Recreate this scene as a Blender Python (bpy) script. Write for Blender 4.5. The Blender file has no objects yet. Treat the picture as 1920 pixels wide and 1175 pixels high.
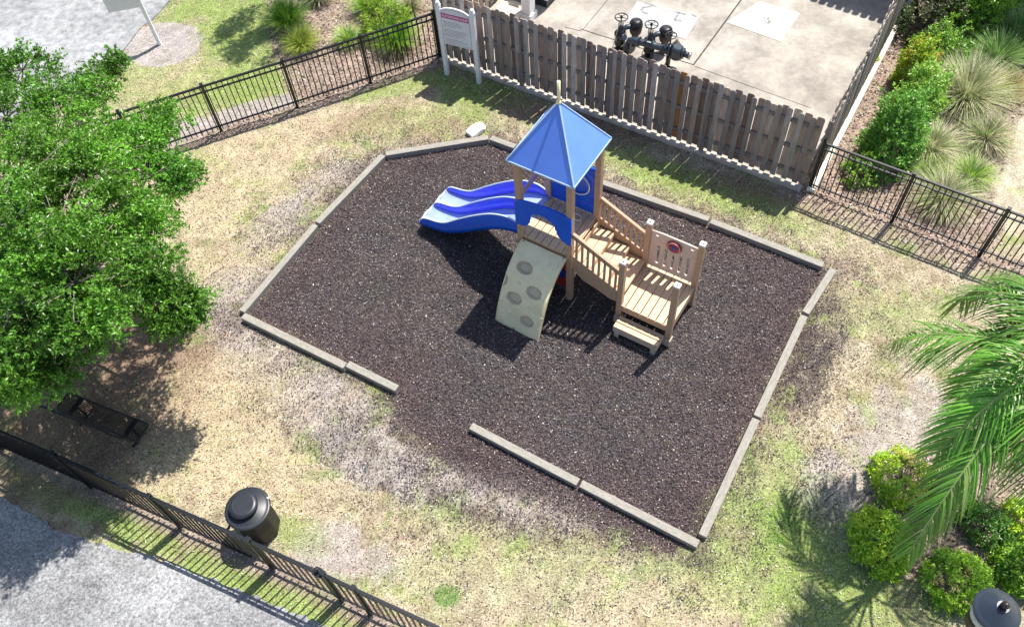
import bpy, bmesh, math, random
import numpy as np
from mathutils import Vector, Matrix

# ------------------------------------------------------------------ camera, sky, sun
SC = bpy.context.scene
COL = SC.collection
random.seed(7)
RNG = np.random.default_rng(11)

CAM_H = 14.04
cam_d = bpy.data.cameras.new('camera'); cam = bpy.data.objects.new('camera', cam_d); COL.objects.link(cam)
cam_d.sensor_fit = 'HORIZONTAL'; cam_d.sensor_width = 36.0
cam_d.lens = 36.0 * 1606.08 / 1920.0
cam_d.clip_start = 0.1; cam_d.clip_end = 2000
_pitch, _roll = math.radians(55.526), math.radians(-5.057)
_f = Vector((0, math.cos(_pitch), -math.sin(_pitch))); _r = Vector((1, 0, 0)); _u = _r.cross(_f)
_r2 = math.cos(_roll) * _r + math.sin(_roll) * _u; _u2 = -math.sin(_roll) * _r + math.cos(_roll) * _u
_m = Matrix((_r2, _u2, -_f)).transposed().to_4x4(); _m.translation = (0, 0, CAM_H)
cam.matrix_world = _m
SC.camera = cam

SUN_AZ, SUN_EL = 43.0, 63.0      # degrees from +X towards +Y, and above the horizon
world = bpy.data.worlds.new('World'); SC.world = world; world.use_nodes = True
wn = world.node_tree; wn.nodes.clear()
_sky = wn.nodes.new('ShaderNodeTexSky'); _sky.sky_type = 'NISHITA'; _sky.sun_disc = False
_sky.sun_elevation = math.radians(SUN_EL); _sky.sun_rotation = math.radians(90.0 - SUN_AZ)
_sky.air_density = 1.0; _sky.dust_density = 1.2; _sky.ozone_density = 1.0
_bg = wn.nodes.new('ShaderNodeBackground'); _bg.inputs['Strength'].default_value = 0.105
_wo = wn.nodes.new('ShaderNodeOutputWorld')
wn.links.new(_sky.outputs[0], _bg.inputs[0]); wn.links.new(_bg.outputs[0], _wo.inputs[0])
sun_d = bpy.data.lights.new('sun', 'SUN'); sun_d.energy = 4.9; sun_d.angle = math.radians(0.5); sun_d.color = (1.0, 0.95, 0.88)
sun = bpy.data.objects.new('sun', sun_d); COL.objects.link(sun); sun.location = (10, 10, 30)
_sd = Vector((math.cos(math.radians(SUN_AZ)) * math.cos(math.radians(SUN_EL)), math.sin(math.radians(SUN_AZ)) * math.cos(math.radians(SUN_EL)), math.sin(math.radians(SUN_EL))))
sun.rotation_euler = _sd.to_track_quat('Z', 'Y').to_euler()
SC.view_settings.view_transform = 'Standard'; SC.view_settings.look = 'None'
SC.view_settings.exposure = 0.62; SC.view_settings.gamma = 1.0

# ------------------------------------------------------------------ helpers
def tag(o, label=None, cat=None, group=None, kind=None):
    if label: o['label'] = label
    if cat: o['category'] = cat
    if group: o['group'] = group
    if kind: o['kind'] = kind
    return o

def empty(name, loc=(0, 0, 0), rz=0.0, label=None, cat=None, group=None):
    o = bpy.data.objects.new(name, None); COL.objects.link(o)
    o.empty_display_size = 0.2
    o.location = loc; o.rotation_euler = (0, 0, rz)
    return tag(o, label, cat, group)

def nmesh(name, V, F, mats, parent=None, col=None, smooth=False):
    """numpy mesh: V (n,3); F (m,k) all faces with k corners; col (n,3) point colours"""
    V = np.asarray(V, dtype=np.float32); F = np.asarray(F, dtype=np.int32)
    me = bpy.data.meshes.new(name)
    me.vertices.add(len(V)); me.vertices.foreach_set('co', V.ravel())
    k = F.shape[1]
    me.loops.add(F.size); me.loops.foreach_set('vertex_index', F.ravel())
    me.polygons.add(len(F)); me.polygons.foreach_set('loop_start', np.arange(0, F.size, k, dtype=np.int32))
    try: me.polygons.foreach_set('loop_total', np.full(len(F), k, dtype=np.int32))
    except Exception: pass
    if smooth: me.polygons.foreach_set('use_smooth', np.ones(len(F), dtype=bool))
    me.update(calc_edges=True)
    if col is not None:
        a = me.color_attributes.new('Col', 'FLOAT_COLOR', 'POINT')
        c = np.ones((len(V), 4), dtype=np.float32); c[:, :3] = col
        a.data.foreach_set('color', c.ravel())
    for m in (mats if isinstance(mats, (list, tuple)) else [mats]): me.materials.append(m)
    o = bpy.data.objects.new(name, me); COL.objects.link(o)
    if parent: o.parent = parent
    return o

class MB:
    def __init__(s): s.v = []; s.f = []; s.sm = []
    def add(s, V, F, smooth=False):
        b = len(s.v); s.v += [tuple(x) for x in V]; s.f += [tuple(i + b for i in f) for f in F]; s.sm += [smooth] * len(F)
    def box(s, c, d, rz=0.0, M=None):
        x, y, z = d[0] / 2, d[1] / 2, d[2] / 2
        P = [Vector((sx * x, sy * y, sz * z)) for sz in (-1, 1) for sy in (-1, 1) for sx in (-1, 1)]
        R = Matrix.Rotation(rz, 3, 'Z') if M is None else M
        P = [R @ q + Vector(c) for q in P]
        s.add(P, [(0, 2, 3, 1), (4, 5, 7, 6), (0, 1, 5, 4), (2, 6, 7, 3), (0, 4, 6, 2), (1, 3, 7, 5)])
        return s
    def bar(s, a, b, w, h, up=(0, 0, 1)):
        a, b = Vector(a), Vector(b); d = b - a; L = d.length; d.normalize()
        up = Vector(up)
        if abs(d.dot(up)) > 0.98: up = Vector((0, 1, 0))
        x = d.cross(up).normalized(); z = x.cross(d).normalized()
        M = Matrix((x, d, z)).transposed()
        return s.box((a + b) / 2, (w, L, h), M=M)
    def tube(s, pts, r, n=8, caps=True):
        pts = [Vector(p) for p in pts]
        rs = r if isinstance(r, (list, tuple)) else [r] * len(pts)
        base = len(s.v); up = Vector((0, 0, 1)); px = None
        for i, p in enumerate(pts):
            t = (pts[min(i + 1, len(pts) - 1)] - pts[max(i - 1, 0)]).normalized()
            if px is None:
                px = t.cross(up) if abs(t.dot(up)) < 0.95 else t.cross(Vector((1, 0, 0)))
            px = (px - t * px.dot(t)).normalized(); py = t.cross(px)
            for k in range(n):
                a = 2 * math.pi * k / n
                s.v.append(tuple(p + (px * math.cos(a) + py * math.sin(a)) * rs[i]))
        for i in range(len(pts) - 1):
            for k in range(n):
                a = base + i * n + k; b = base + i * n + (k + 1) % n
                s.f.append((a, b, b + n, a + n)); s.sm.append(True)
        if caps:
            s.f.append(tuple(base + k for k in range(n))[::-1]); s.sm.append(False)
            e = base + (len(pts) - 1) * n
            s.f.append(tuple(e + k for k in range(n))); s.sm.append(False)
        return s
    def lathe(s, prof, c=(0, 0, 0), n=24, smooth=True):
        base = len(s.v); c = Vector(c)
        for r, z in prof:
            for k in range(n):
                a = 2 * math.pi * k / n
                s.v.append((c.x + r * math.cos(a), c.y + r * math.sin(a), c.z + z))
        for i in range(len(prof) - 1):
            for k in range(n):
                a = base + i * n + k; b = base + i * n + (k + 1) % n
                s.f.append((a, b, b + n, a + n)); s.sm.append(smooth)
        s.f.append(tuple(base + k for k in range(n))[::-1]); s.sm.append(False)
        e = base + (len(prof) - 1) * n
        s.f.append(tuple(e + k for k in range(n))); s.sm.append(False)
        return s
    def cyl(s, a, b, r, n=16):
        return s.tube([a, b], r, n)
    def torus(s, c, R, r, nrm=(0, 0, 1), n=28, m=6):
        nv = Vector(nrm).normalized(); q = Vector((0, 0, 1)).rotation_difference(nv)
        base = len(s.v)
        for i in range(n):
            a = 2 * math.pi * i / n
            for j in range(m):
                b = 2 * math.pi * j / m
                p = Vector(((R + r * math.cos(b)) * math.cos(a), (R + r * math.cos(b)) * math.sin(a), r * math.sin(b)))
                s.v.append(tuple(q @ p + Vector(c)))
        for i in range(n):
            for j in range(m):
                s.f.append((base + i * m + j, base + ((i + 1) % n) * m + j, base + ((i + 1) % n) * m + (j + 1) % m, base + i * m + (j + 1) % m)); s.sm.append(True)
        return s
    def prism(s, pts, z0, z1, fn=None):
        """polygon (x,y) extruded in z; fn maps (x,y,z)->xyz"""
        n = len(pts); g = fn or (lambda x, y, z: (x, y, z))
        V = [g(x, y, z0) for x, y in pts] + [g(x, y, z1) for x, y in pts]
        F = [tuple(range(n))[::-1], tuple(range(n, 2 * n))] + [(i, (i + 1) % n, n + (i + 1) % n, n + i) for i in range(n)]
        s.add(V, F); return s
    def build(s, name, m, parent=None, bev=0.0, seg=2):
        me = bpy.data.meshes.new(name); me.from_pydata(s.v, [], s.f); me.update()
        me.polygons.foreach_set('use_smooth', s.sm)
        bm = bmesh.new(); bm.from_mesh(me); bmesh.ops.recalc_face_normals(bm, faces=bm.faces); bm.to_mesh(me); bm.free()
        me.materials.append(m)
        o = bpy.data.objects.new(name, me); COL.objects.link(o)
        if parent: o.parent = parent
        if bev > 0:
            b = o.modifiers.new('bevel', 'BEVEL'); b.width = bev; b.segments = seg; b.limit_method = 'ANGLE'; b.angle_limit = math.radians(40)
        return o

def curve_panel(name, loops, thick, m, parent, fn, bev=0.006):
    """2D outline with holes -> slab; fn maps local (x,y,z) to parent space"""
    cu = bpy.data.curves.new(name, 'CURVE'); cu.dimensions = '2D'; cu.fill_mode = 'BOTH'
    cu.extrude = thick / 2 - bev; cu.bevel_depth = bev; cu.bevel_resolution = 2
    for lp in loops:
        sp = cu.splines.new('POLY'); sp.points.add(len(lp) - 1); sp.use_cyclic_u = True
        for i, (x, y) in enumerate(lp): sp.points[i].co = (x, y, 0, 1)
    t = bpy.data.objects.new(name, cu); COL.objects.link(t)
    me = bpy.data.meshes.new_from_object(t)
    bpy.data.objects.remove(t); bpy.data.curves.remove(cu)
    for v in me.vertices: v.co = fn(*v.co)
    me.name = name; me.materials.clear(); me.materials.append(m)
    o = bpy.data.objects.new(name, me); COL.objects.link(o); o.parent = parent
    return o

def copy_tree(o, parent=None):
    c = o.copy(); COL.objects.link(c)
    if parent: c.parent = parent
    for ch in o.children: copy_tree(ch, c)
    return c

def circ(cx, cy, rx, ry=None, n=24, rot=0.0):
    ry = rx if ry is None else ry
    return [(cx + rx * math.cos(2 * math.pi * k / n) * math.cos(rot) - ry * math.sin(2 * math.pi * k / n) * math.sin(rot),
             cy + rx * math.cos(2 * math.pi * k / n) * math.sin(rot) + ry * math.sin(2 * math.pi * k / n) * math.cos(rot)) for k in range(n)]

def stadium(cx, cy, w, h, n=8):
    r = w / 2; P = []
    for k in range(n + 1): a = math.pi * k / n; P.append((cx + r * math.cos(a), cy + h / 2 - r + r * math.sin(a)))
    for k in range(n + 1): a = math.pi + math.pi * k / n; P.append((cx + r * math.cos(a), cy - h / 2 + r + r * math.sin(a)))
    return P

# numpy value noise
def vnoise(x, y, seed=0):
    xi = np.floor(x).astype(np.int64); yi = np.floor(y).astype(np.int64); xf = x - xi; yf = y - yi
    def h(a, b):
        n = (a * 374761393 + b * 668265263 + seed * 974634777) & 0xffffffff
        n = ((n ^ (n >> 13)) * 1274126177) & 0xffffffff
        return ((n ^ (n >> 16)) & 0xffff) / 65535.0
    u = xf * xf * (3 - 2 * xf); v = yf * yf * (3 - 2 * yf)
    return (h(xi, yi) * (1 - u) + h(xi + 1, yi) * u) * (1 - v) + (h(xi, yi + 1) * (1 - u) + h(xi + 1, yi + 1) * u) * v
def fbm(x, y, seed=0, oct=4, s=1.0):
    t = 0; a = 0.5; w = 0
    for i in range(oct):
        t = t + a * vnoise(x * s, y * s, seed + i * 17); w += a; s *= 2.03; a *= 0.55
    return t / w
def inpoly(x, y, P):
    r = np.zeros(x.shape, bool); n = len(P)
    for i in range(n):
        x1, y1 = P[i]; x2, y2 = P[(i + 1) % n]
        c = ((y1 > y) != (y2 > y)) & (x < (x2 - x1) * (y - y1) / (y2 - y1 + 1e-12) + x1); r ^= c
    return r
def segdist(x, y, P, closed=True):
    d = np.full(x.shape, 1e9); n = len(P)
    for i in range(n if closed else n - 1):
        x1, y1 = P[i]; x2, y2 = P[(i + 1) % n]; dx, dy = x2 - x1, y2 - y1
        t = np.clip(((x - x1) * dx + (y - y1) * dy) / (dx * dx + dy * dy + 1e-12), 0, 1)
        d = np.minimum(d, np.hypot(x - x1 - t * dx, y - y1 - t * dy))
    return d
def sdf(x, y, P):
    d = segdist(x, y, P); return np.where(inpoly(x, y, P), -d, d)
def sstep(a, b, x):
    t = np.clip((x - a) / (b - a), 0, 1); return t * t * (3 - 2 * t)

# ------------------------------------------------------------------ materials
def mat(name, col, rough=0.6, var=0.12, scale=12.0, bump=0.15, spec=0.5, metal=0.0, col2=None, stretch=None, coat=0.0, fine=0.0):
    m = bpy.data.materials.new(name); m.use_nodes = True; nt = m.node_tree; N = nt.nodes; b = N['Principled BSDF']
    b.inputs['Roughness'].default_value = rough; b.inputs['Specular IOR Level'].default_value = spec; b.inputs['Metallic'].default_value = metal
    if coat: b.inputs['Coat Weight'].default_value = coat
    tc = N.new('ShaderNodeTexCoord'); mp = N.new('ShaderNodeMapping'); nt.links.new(tc.outputs['Object'], mp.inputs[0])
    if stretch: mp.inputs['Scale'].default_value = stretch
    nz = N.new('ShaderNodeTexNoise'); nz.inputs['Scale'].default_value = scale; nz.inputs['Detail'].default_value = 6; nz.inputs['Roughness'].default_value = 0.65
    nt.links.new(mp.outputs[0], nz.inputs['Vector'])
    mx = N.new('ShaderNodeMix'); mx.data_type = 'RGBA'
    c2 = col2 or tuple(max(0, c * (1 - 2.2 * var)) for c in col)
    c1 = tuple(min(1, c * (1 + var)) for c in col)
    mx.inputs[6].default_value = (*c2, 1); mx.inputs[7].default_value = (*c1, 1)
    cr = N.new('ShaderNodeMapRange'); cr.inputs['From Min'].default_value = 0.3; cr.inputs['From Max'].default_value = 0.7
    nt.links.new(nz.outputs['Fac'], cr.inputs['Value']); nt.links.new(cr.outputs[0], mx.inputs[0])
    nt.links.new(mx.outputs[2], b.inputs['Base Color'])
    if bump:
        bp = N.new('ShaderNodeBump'); bp.inputs['Strength'].default_value = bump; bp.inputs['Distance'].default_value = 0.01
        nt.links.new(nz.outputs['Fac'], bp.inputs['Height']); nt.links.new(bp.outputs[0], b.inputs['Normal'])
    return m

def vmat(name, rough=0.7, spec=0.3, trans=0.0, noise=0.0, nscale=60.0, bump=0.0, gain=1.0):
    """colour from the mesh's own 'Col' attribute, with fine noise"""
    m = bpy.data.materials.new(name); m.use_nodes = True; nt = m.node_tree; N = nt.nodes; b = N['Principled BSDF']
    b.inputs['Roughness'].default_value = rough; b.inputs['Specular IOR Level'].default_value = spec
    at = N.new('ShaderNodeVertexColor'); at.layer_name = 'Col'; src = at.outputs[0]
    if noise:
        tc = N.new('ShaderNodeTexCoord'); nz = N.new('ShaderNodeTexNoise'); nz.inputs['Scale'].default_value = nscale; nz.inputs['Detail'].default_value = 5; nz.inputs['Roughness'].default_value = 0.75
        nt.links.new(tc.outputs['Object'], nz.inputs['Vector'])
        mr = N.new('ShaderNodeMapRange'); mr.inputs['From Min'].default_value = 0.32; mr.inputs['From Max'].default_value = 0.68
        mr.inputs['To Min'].default_value = gain * (1 - noise); mr.inputs['To Max'].default_value = gain * (1 + noise)
        nt.links.new(nz.outputs['Fac'], mr.inputs['Value'])
        vm = N.new('ShaderNodeVectorMath'); vm.operation = 'SCALE'
        nt.links.new(src, vm.inputs[0]); nt.links.new(mr.outputs[0], vm.inputs['Scale']); src = vm.outputs[0]
        if bump:
            bp = N.new('ShaderNodeBump'); bp.inputs['Strength'].default_value = bump; bp.inputs['Distance'].default_value = 0.02
            nt.links.new(nz.outputs['Fac'], bp.inputs['Height']); nt.links.new(bp.outputs[0], b.inputs['Normal'])
    nt.links.new(src, b.inputs['Base Color'])
    if trans:
        tr = N.new('ShaderNodeBsdfTranslucent'); ms = N.new('ShaderNodeMixShader'); ms.inputs[0].default_value = trans
        out = N['Material Output']; nt.links.new(src, tr.inputs['Color'])
        nt.links.new(b.outputs[0], ms.inputs[1]); nt.links.new(tr.outputs[0], ms.inputs[2]); nt.links.new(ms.outputs[0], out.inputs[0])
    return m

M = {}
M['ground'] = vmat('ground_soil', 0.95, 0.1, noise=0.66, nscale=34, bump=0.7, gain=1.02)
M['asphalt'] = mat('worn_asphalt', (0.345, 0.35, 0.355), 0.9, 0.32, 22, 0.5, 0.2)
M['asphalt_far'] = mat('pale_asphalt', (0.33, 0.335, 0.34), 0.9, 0.2, 5, 0.3, 0.2)
M['concrete'] = mat('stained_concrete', (0.43, 0.395, 0.345), 0.85, 0.12, 1.6, 0.1, 0.2)
M['concrete_clean'] = mat('clean_concrete', (0.74, 0.70, 0.58), 0.85, 0.03, 2, 0.05, 0.2)
M['concrete_grey'] = mat('grey_concrete', (0.42, 0.42, 0.41), 0.85, 0.06, 3, 0.05, 0.2)
M['curb'] = mat('curb_concrete', (0.55, 0.50, 0.42), 0.85, 0.15, 5, 0.2, 0.2)
M['joint'] = mat('dark_joint', (0.06, 0.05, 0.045), 0.9, 0.2, 9, 0)
M['mark'] = mat('grey_marking_paint', (0.30, 0.30, 0.31), 0.8, 0.2, 9, 0)
M['mulch_base'] = mat('mulch_base', (0.036, 0.034, 0.036), 0.95, 0.5, 45, 0.8, 0.1)
M['chips'] = vmat('mulch_chip', 0.75, 0.35)
M['litter'] = vmat('dry_litter', 0.8, 0.25, trans=0.1)
M['blade'] = vmat('grass_blade', 0.6, 0.3, trans=0.3)
M['leaf'] = vmat('leaf', 0.34, 0.6, trans=0.34)
M['palmleaf'] = vmat('palm_leaflet', 0.35, 0.5, trans=0.22)
M['timber'] = mat('grey_border_timber', (0.31, 0.29, 0.25), 0.8, 0.16, 9, 0.25, 0.3, stretch=(1, 6, 6))
M['tan'] = mat('tan_recycled_plastic', (0.67, 0.47, 0.30), 0.5, 0.06, 20, 0.08, 0.4)
M['tan_post'] = mat('shaded_tan_recycled_plastic', (0.50, 0.335, 0.225), 0.5, 0.07, 16, 0.08, 0.4)  # same plastic as the deck, with the posts' shade darkened into the colour
M['tan_pale'] = mat('pale_recycled_plastic', (0.58, 0.46, 0.36), 0.5, 0.04, 16, 0.05, 0.4)
M['blue'] = mat('blue_moulded_plastic', (0.004, 0.12, 0.78), 0.28, 0.08, 4, 0.02, 0.5)
M['slide'] = mat('slide_blue_plastic', (0.11, 0.12, 0.86), 0.22, 0.05, 3, 0.02, 0.6)
M['slide_bed'] = mat('scuffed_glare_slide_bed', (0.34, 0.43, 0.85), 0.28, 0.08, 3, 0.02, 0.6)  # paled for scuffs, with sun glare painted into the colour too
M['slide_rim'] = mat('pale_slide_rim', (0.66, 0.77, 0.92), 0.35, 0.05, 6, 0.02, 0.5)  # even pale tone, lighter than the slide walls
M['lavender'] = mat('lavender_plastic', (0.42, 0.30, 0.52), 0.4, 0.05, 6, 0.02)
M['roof'] = mat('blue_roof_panel', (0.13, 0.29, 0.97), 0.34, 0.05, 2, 0.02, 0.8)
M['rooftrim'] = mat('pale_roof_trim', (0.42, 0.58, 0.80), 0.45, 0.05, 6, 0.02)  # lighter blue than the roof panels
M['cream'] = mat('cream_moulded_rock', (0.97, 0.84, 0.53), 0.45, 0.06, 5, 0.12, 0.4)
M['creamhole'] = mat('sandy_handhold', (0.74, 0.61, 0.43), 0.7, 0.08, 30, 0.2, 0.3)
M['holewall'] = mat('shade_toned_handhold_rim', (0.60, 0.51, 0.36), 0.8, 0.12, 30, 0.1, 0.2)  # shade inside the hollows, painted into the colour of their walls
M['red'] = mat('red_plastic', (0.42, 0.03, 0.04), 0.4, 0.06, 6, 0.02)
M['bluedisc'] = mat('dark_blue_plastic', (0.02, 0.05, 0.35), 0.4, 0.06, 6, 0.02)
M['pinkcream'] = mat('pale_pink_plastic', (0.66, 0.53, 0.46), 0.45, 0.04, 6, 0.03)
M['white'] = mat('white_plastic', (0.78, 0.79, 0.82), 0.4, 0.03, 8, 0.02)
M['whitepaint'] = mat('white_painted_vinyl', (0.86, 0.88, 0.90), 0.45, 0.05, 5, 0.03)
M['signface'] = mat('sign_face', (0.80, 0.81, 0.85), 0.5, 0.03, 4, 0)
M['magenta'] = mat('magenta_band', (0.56, 0.05, 0.26), 0.5, 0.04, 6, 0)
M['signline'] = mat('sign_print', (0.30, 0.30, 0.36), 0.6, 0.05, 6, 0)
M['signborder'] = mat('sign_border_print', (0.42, 0.32, 0.42), 0.6, 0.05, 6, 0)
M['black'] = mat('black_powder_coat', (0.007, 0.010, 0.016), 0.40, 0.1, 20, 0.05, 0.5)
M['blackmesh'] = mat('black_coated_mesh', (0.010, 0.010, 0.011), 0.35, 0.1, 20, 0.05, 0.5)
M['canmetal'] = mat('charcoal_coated_metal', (0.022, 0.027, 0.036), 0.38, 0.1, 10, 0.03, 0.5)
M['canbody'] = mat('black_can_body', (0.02, 0.018, 0.020), 0.5, 0.2, 10, 0.05, 0.4)
M['lamp'] = mat('blue_grey_lamp_metal', (0.035, 0.047, 0.068), 0.36, 0.06, 6, 0.02, 0.5)
M['lampglass'] = mat('frosted_lamp_glass', (0.50, 0.56, 0.54), 0.25, 0.03, 4, 0)
M['lampdark'] = mat('dark_lamp_base', (0.03, 0.022, 0.022), 0.45, 0.1, 9, 0.02)
M['pipe'] = mat('dark_teal_pipe', (0.035, 0.055, 0.075), 0.4, 0.2, 14, 0.15, 0.5)
M['pipedark'] = mat('black_iron_pipe', (0.016, 0.016, 0.02), 0.4, 0.2, 14, 0.15, 0.5)
M['rust'] = mat('grimy_iron', (0.20, 0.145, 0.12), 0.7, 0.3, 14, 0.2, 0.3)
M['steel'] = mat('dull_steel', (0.5, 0.48, 0.46), 0.35, 0.1, 14, 0.05, 0.5, metal=0.6)
M['bark'] = mat('grey_bark', (0.20, 0.17, 0.14), 0.9, 0.3, 14, 0.6, 0.2, stretch=(1, 1, 0.3))
M['twig'] = mat('pale_twig', (0.30, 0.26, 0.21), 0.9, 0.25, 14, 0.3, 0.2)
M['rachis'] = mat('frond_stalk', (0.30, 0.42, 0.13), 0.5, 0.15, 10, 0.1)
M['palmtrunk'] = mat('grey_palm_trunk', (0.27, 0.25, 0.22), 0.9, 0.2, 6, 0.4, 0.2, stretch=(1, 1, 6))
M['stone'] = mat('white_stone', (0.88, 0.86, 0.82), 0.8, 0.08, 12, 0.4)
M['stucco'] = mat('stucco_wall', (0.6, 0.55, 0.47), 0.9, 0.05, 8, 0.2)
M['tile'] = mat('clay_tile', (0.3, 0.2, 0.15), 0.8, 0.1, 8, 0.2)
M['wood'] = vmat('weathered_fence_wood', 0.85, 0.25, noise=0.32, nscale=26, bump=0.5)
# grain of the pickets runs up the board
_nt = M['wood'].node_tree
_nz = [n for n in _nt.nodes if n.type == 'TEX_NOISE'][0]; _mp = _nt.nodes.new('ShaderNodeMapping'); _mp.inputs['Scale'].default_value = (1, 1, 0.10)
_tc = [n for n in _nt.nodes if n.type == 'TEX_COORD'][0]
_nt.links.new(_tc.outputs['Object'], _mp.inputs[0]); _nt.links.new(_mp.outputs[0], _nz.inputs['Vector'])
# coarse stains and speckle in the two paved surfaces
def add_stain(m, scale, lo, hi, fine=0, fl=0.8, fh=1.2, thresh=(0.35, 0.65)):
    nt = m.node_tree; N = nt.nodes; b = N['Principled BSDF']; src = b.inputs['Base Color'].links[0].from_socket
    for sc_, a, c, th in ((scale, lo, hi, thresh),) + (((fine, fl, fh, (0.3, 0.7)),) if fine else ()):
        tc = N.new('ShaderNodeTexCoord'); nz = N.new('ShaderNodeTexNoise'); nz.inputs['Scale'].default_value = sc_; nz.inputs['Detail'].default_value = 7; nz.inputs['Roughness'].default_value = 0.65
        nt.links.new(tc.outputs['Object'], nz.inputs['Vector'])
        mr = N.new('ShaderNodeMapRange'); mr.inputs['From Min'].default_value = th[0]; mr.inputs['From Max'].default_value = th[1]; mr.inputs['To Min'].default_value = a; mr.inputs['To Max'].default_value = c
        nt.links.new(nz.outputs['Fac'], mr.inputs['Value'])
        vm = N.new('ShaderNodeVectorMath'); vm.operation = 'SCALE'; nt.links.new(src, vm.inputs[0]); nt.links.new(mr.outputs[0], vm.inputs['Scale']); src = vm.outputs[0]
    nt.links.new(src, b.inputs['Base Color'])
add_stain(M['asphalt'], 0.7, 0.66, 1.25, fine=34, fl=0.62, fh=1.3)
add_stain(M['asphalt_far'], 0.33, 0.78, 1.3, fine=30, fl=0.85, fh=1.12)
add_stain(M['concrete'], 0.55, 0.72, 1.22, fine=9, fl=0.80, fh=1.1)
add_stain(M['timber'], 30, 0.6, 1.08, thresh=(0.30, 0.42))

# ------------------------------------------------------------------ the ground sheet
BED = [(-5.37, 10.17), (-2.30, 8.08), (-0.89, 7.16), (2.77, 4.73), (4.22, 6.87), (5.64, 8.96), (6.36, 9.89), (4.30, 11.46), (2.25, 12.74), (-0.17, 14.43), (-2.57, 14.24), (-4.04, 12.34)]
MULCH = [(-5.43, 10.19), (-3.29, 8.71), (-2.33, 8.08), (-2.28, 7.46), (-1.75, 6.76), (-1.01, 6.13), (0.08, 5.63), (1.21, 5.10), (2.22, 4.73), (2.82, 4.75), (4.23, 6.87), (5.67, 9.00), (6.40, 9.96), (4.33, 11.54), (2.27, 12.83), (-0.18, 14.53), (-2.59, 14.35), (-4.07, 12.43)]
SPILL = [(4.50, 7.12), (6.29, 9.32), (6.40, 9.70), (5.99, 9.35), (4.23, 6.82)]
TOPBED = [(-6.06, 22.63), (-5.77, 19.69), (-5.39, 18.12), (-4.94, 16.66), (-3.95, 16.63), (-1.23, 17.52), (-0.30, 20.30), (0.04, 22.75)]
RBED = [(11.20, 19.55), (10.56, 18.05), (7.00, 13.02), (6.61, 12.23), (8.06, 11.13), (9.41, 10.04), (10.09, 10.38), (10.38, 11.81), (11.61, 13.45), (12.96, 15.07), (15.44, 18.92)]
LRBED = [(7.58, 6.49), (6.82, 5.94), (5.68, 5.25), (5.40, 4.62), (5.78, 3.88), (6.49, 3.48), (7.54, 3.55), (8.99, 3.94), (10.45, 6.10), (9.27, 6.64)]
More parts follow.
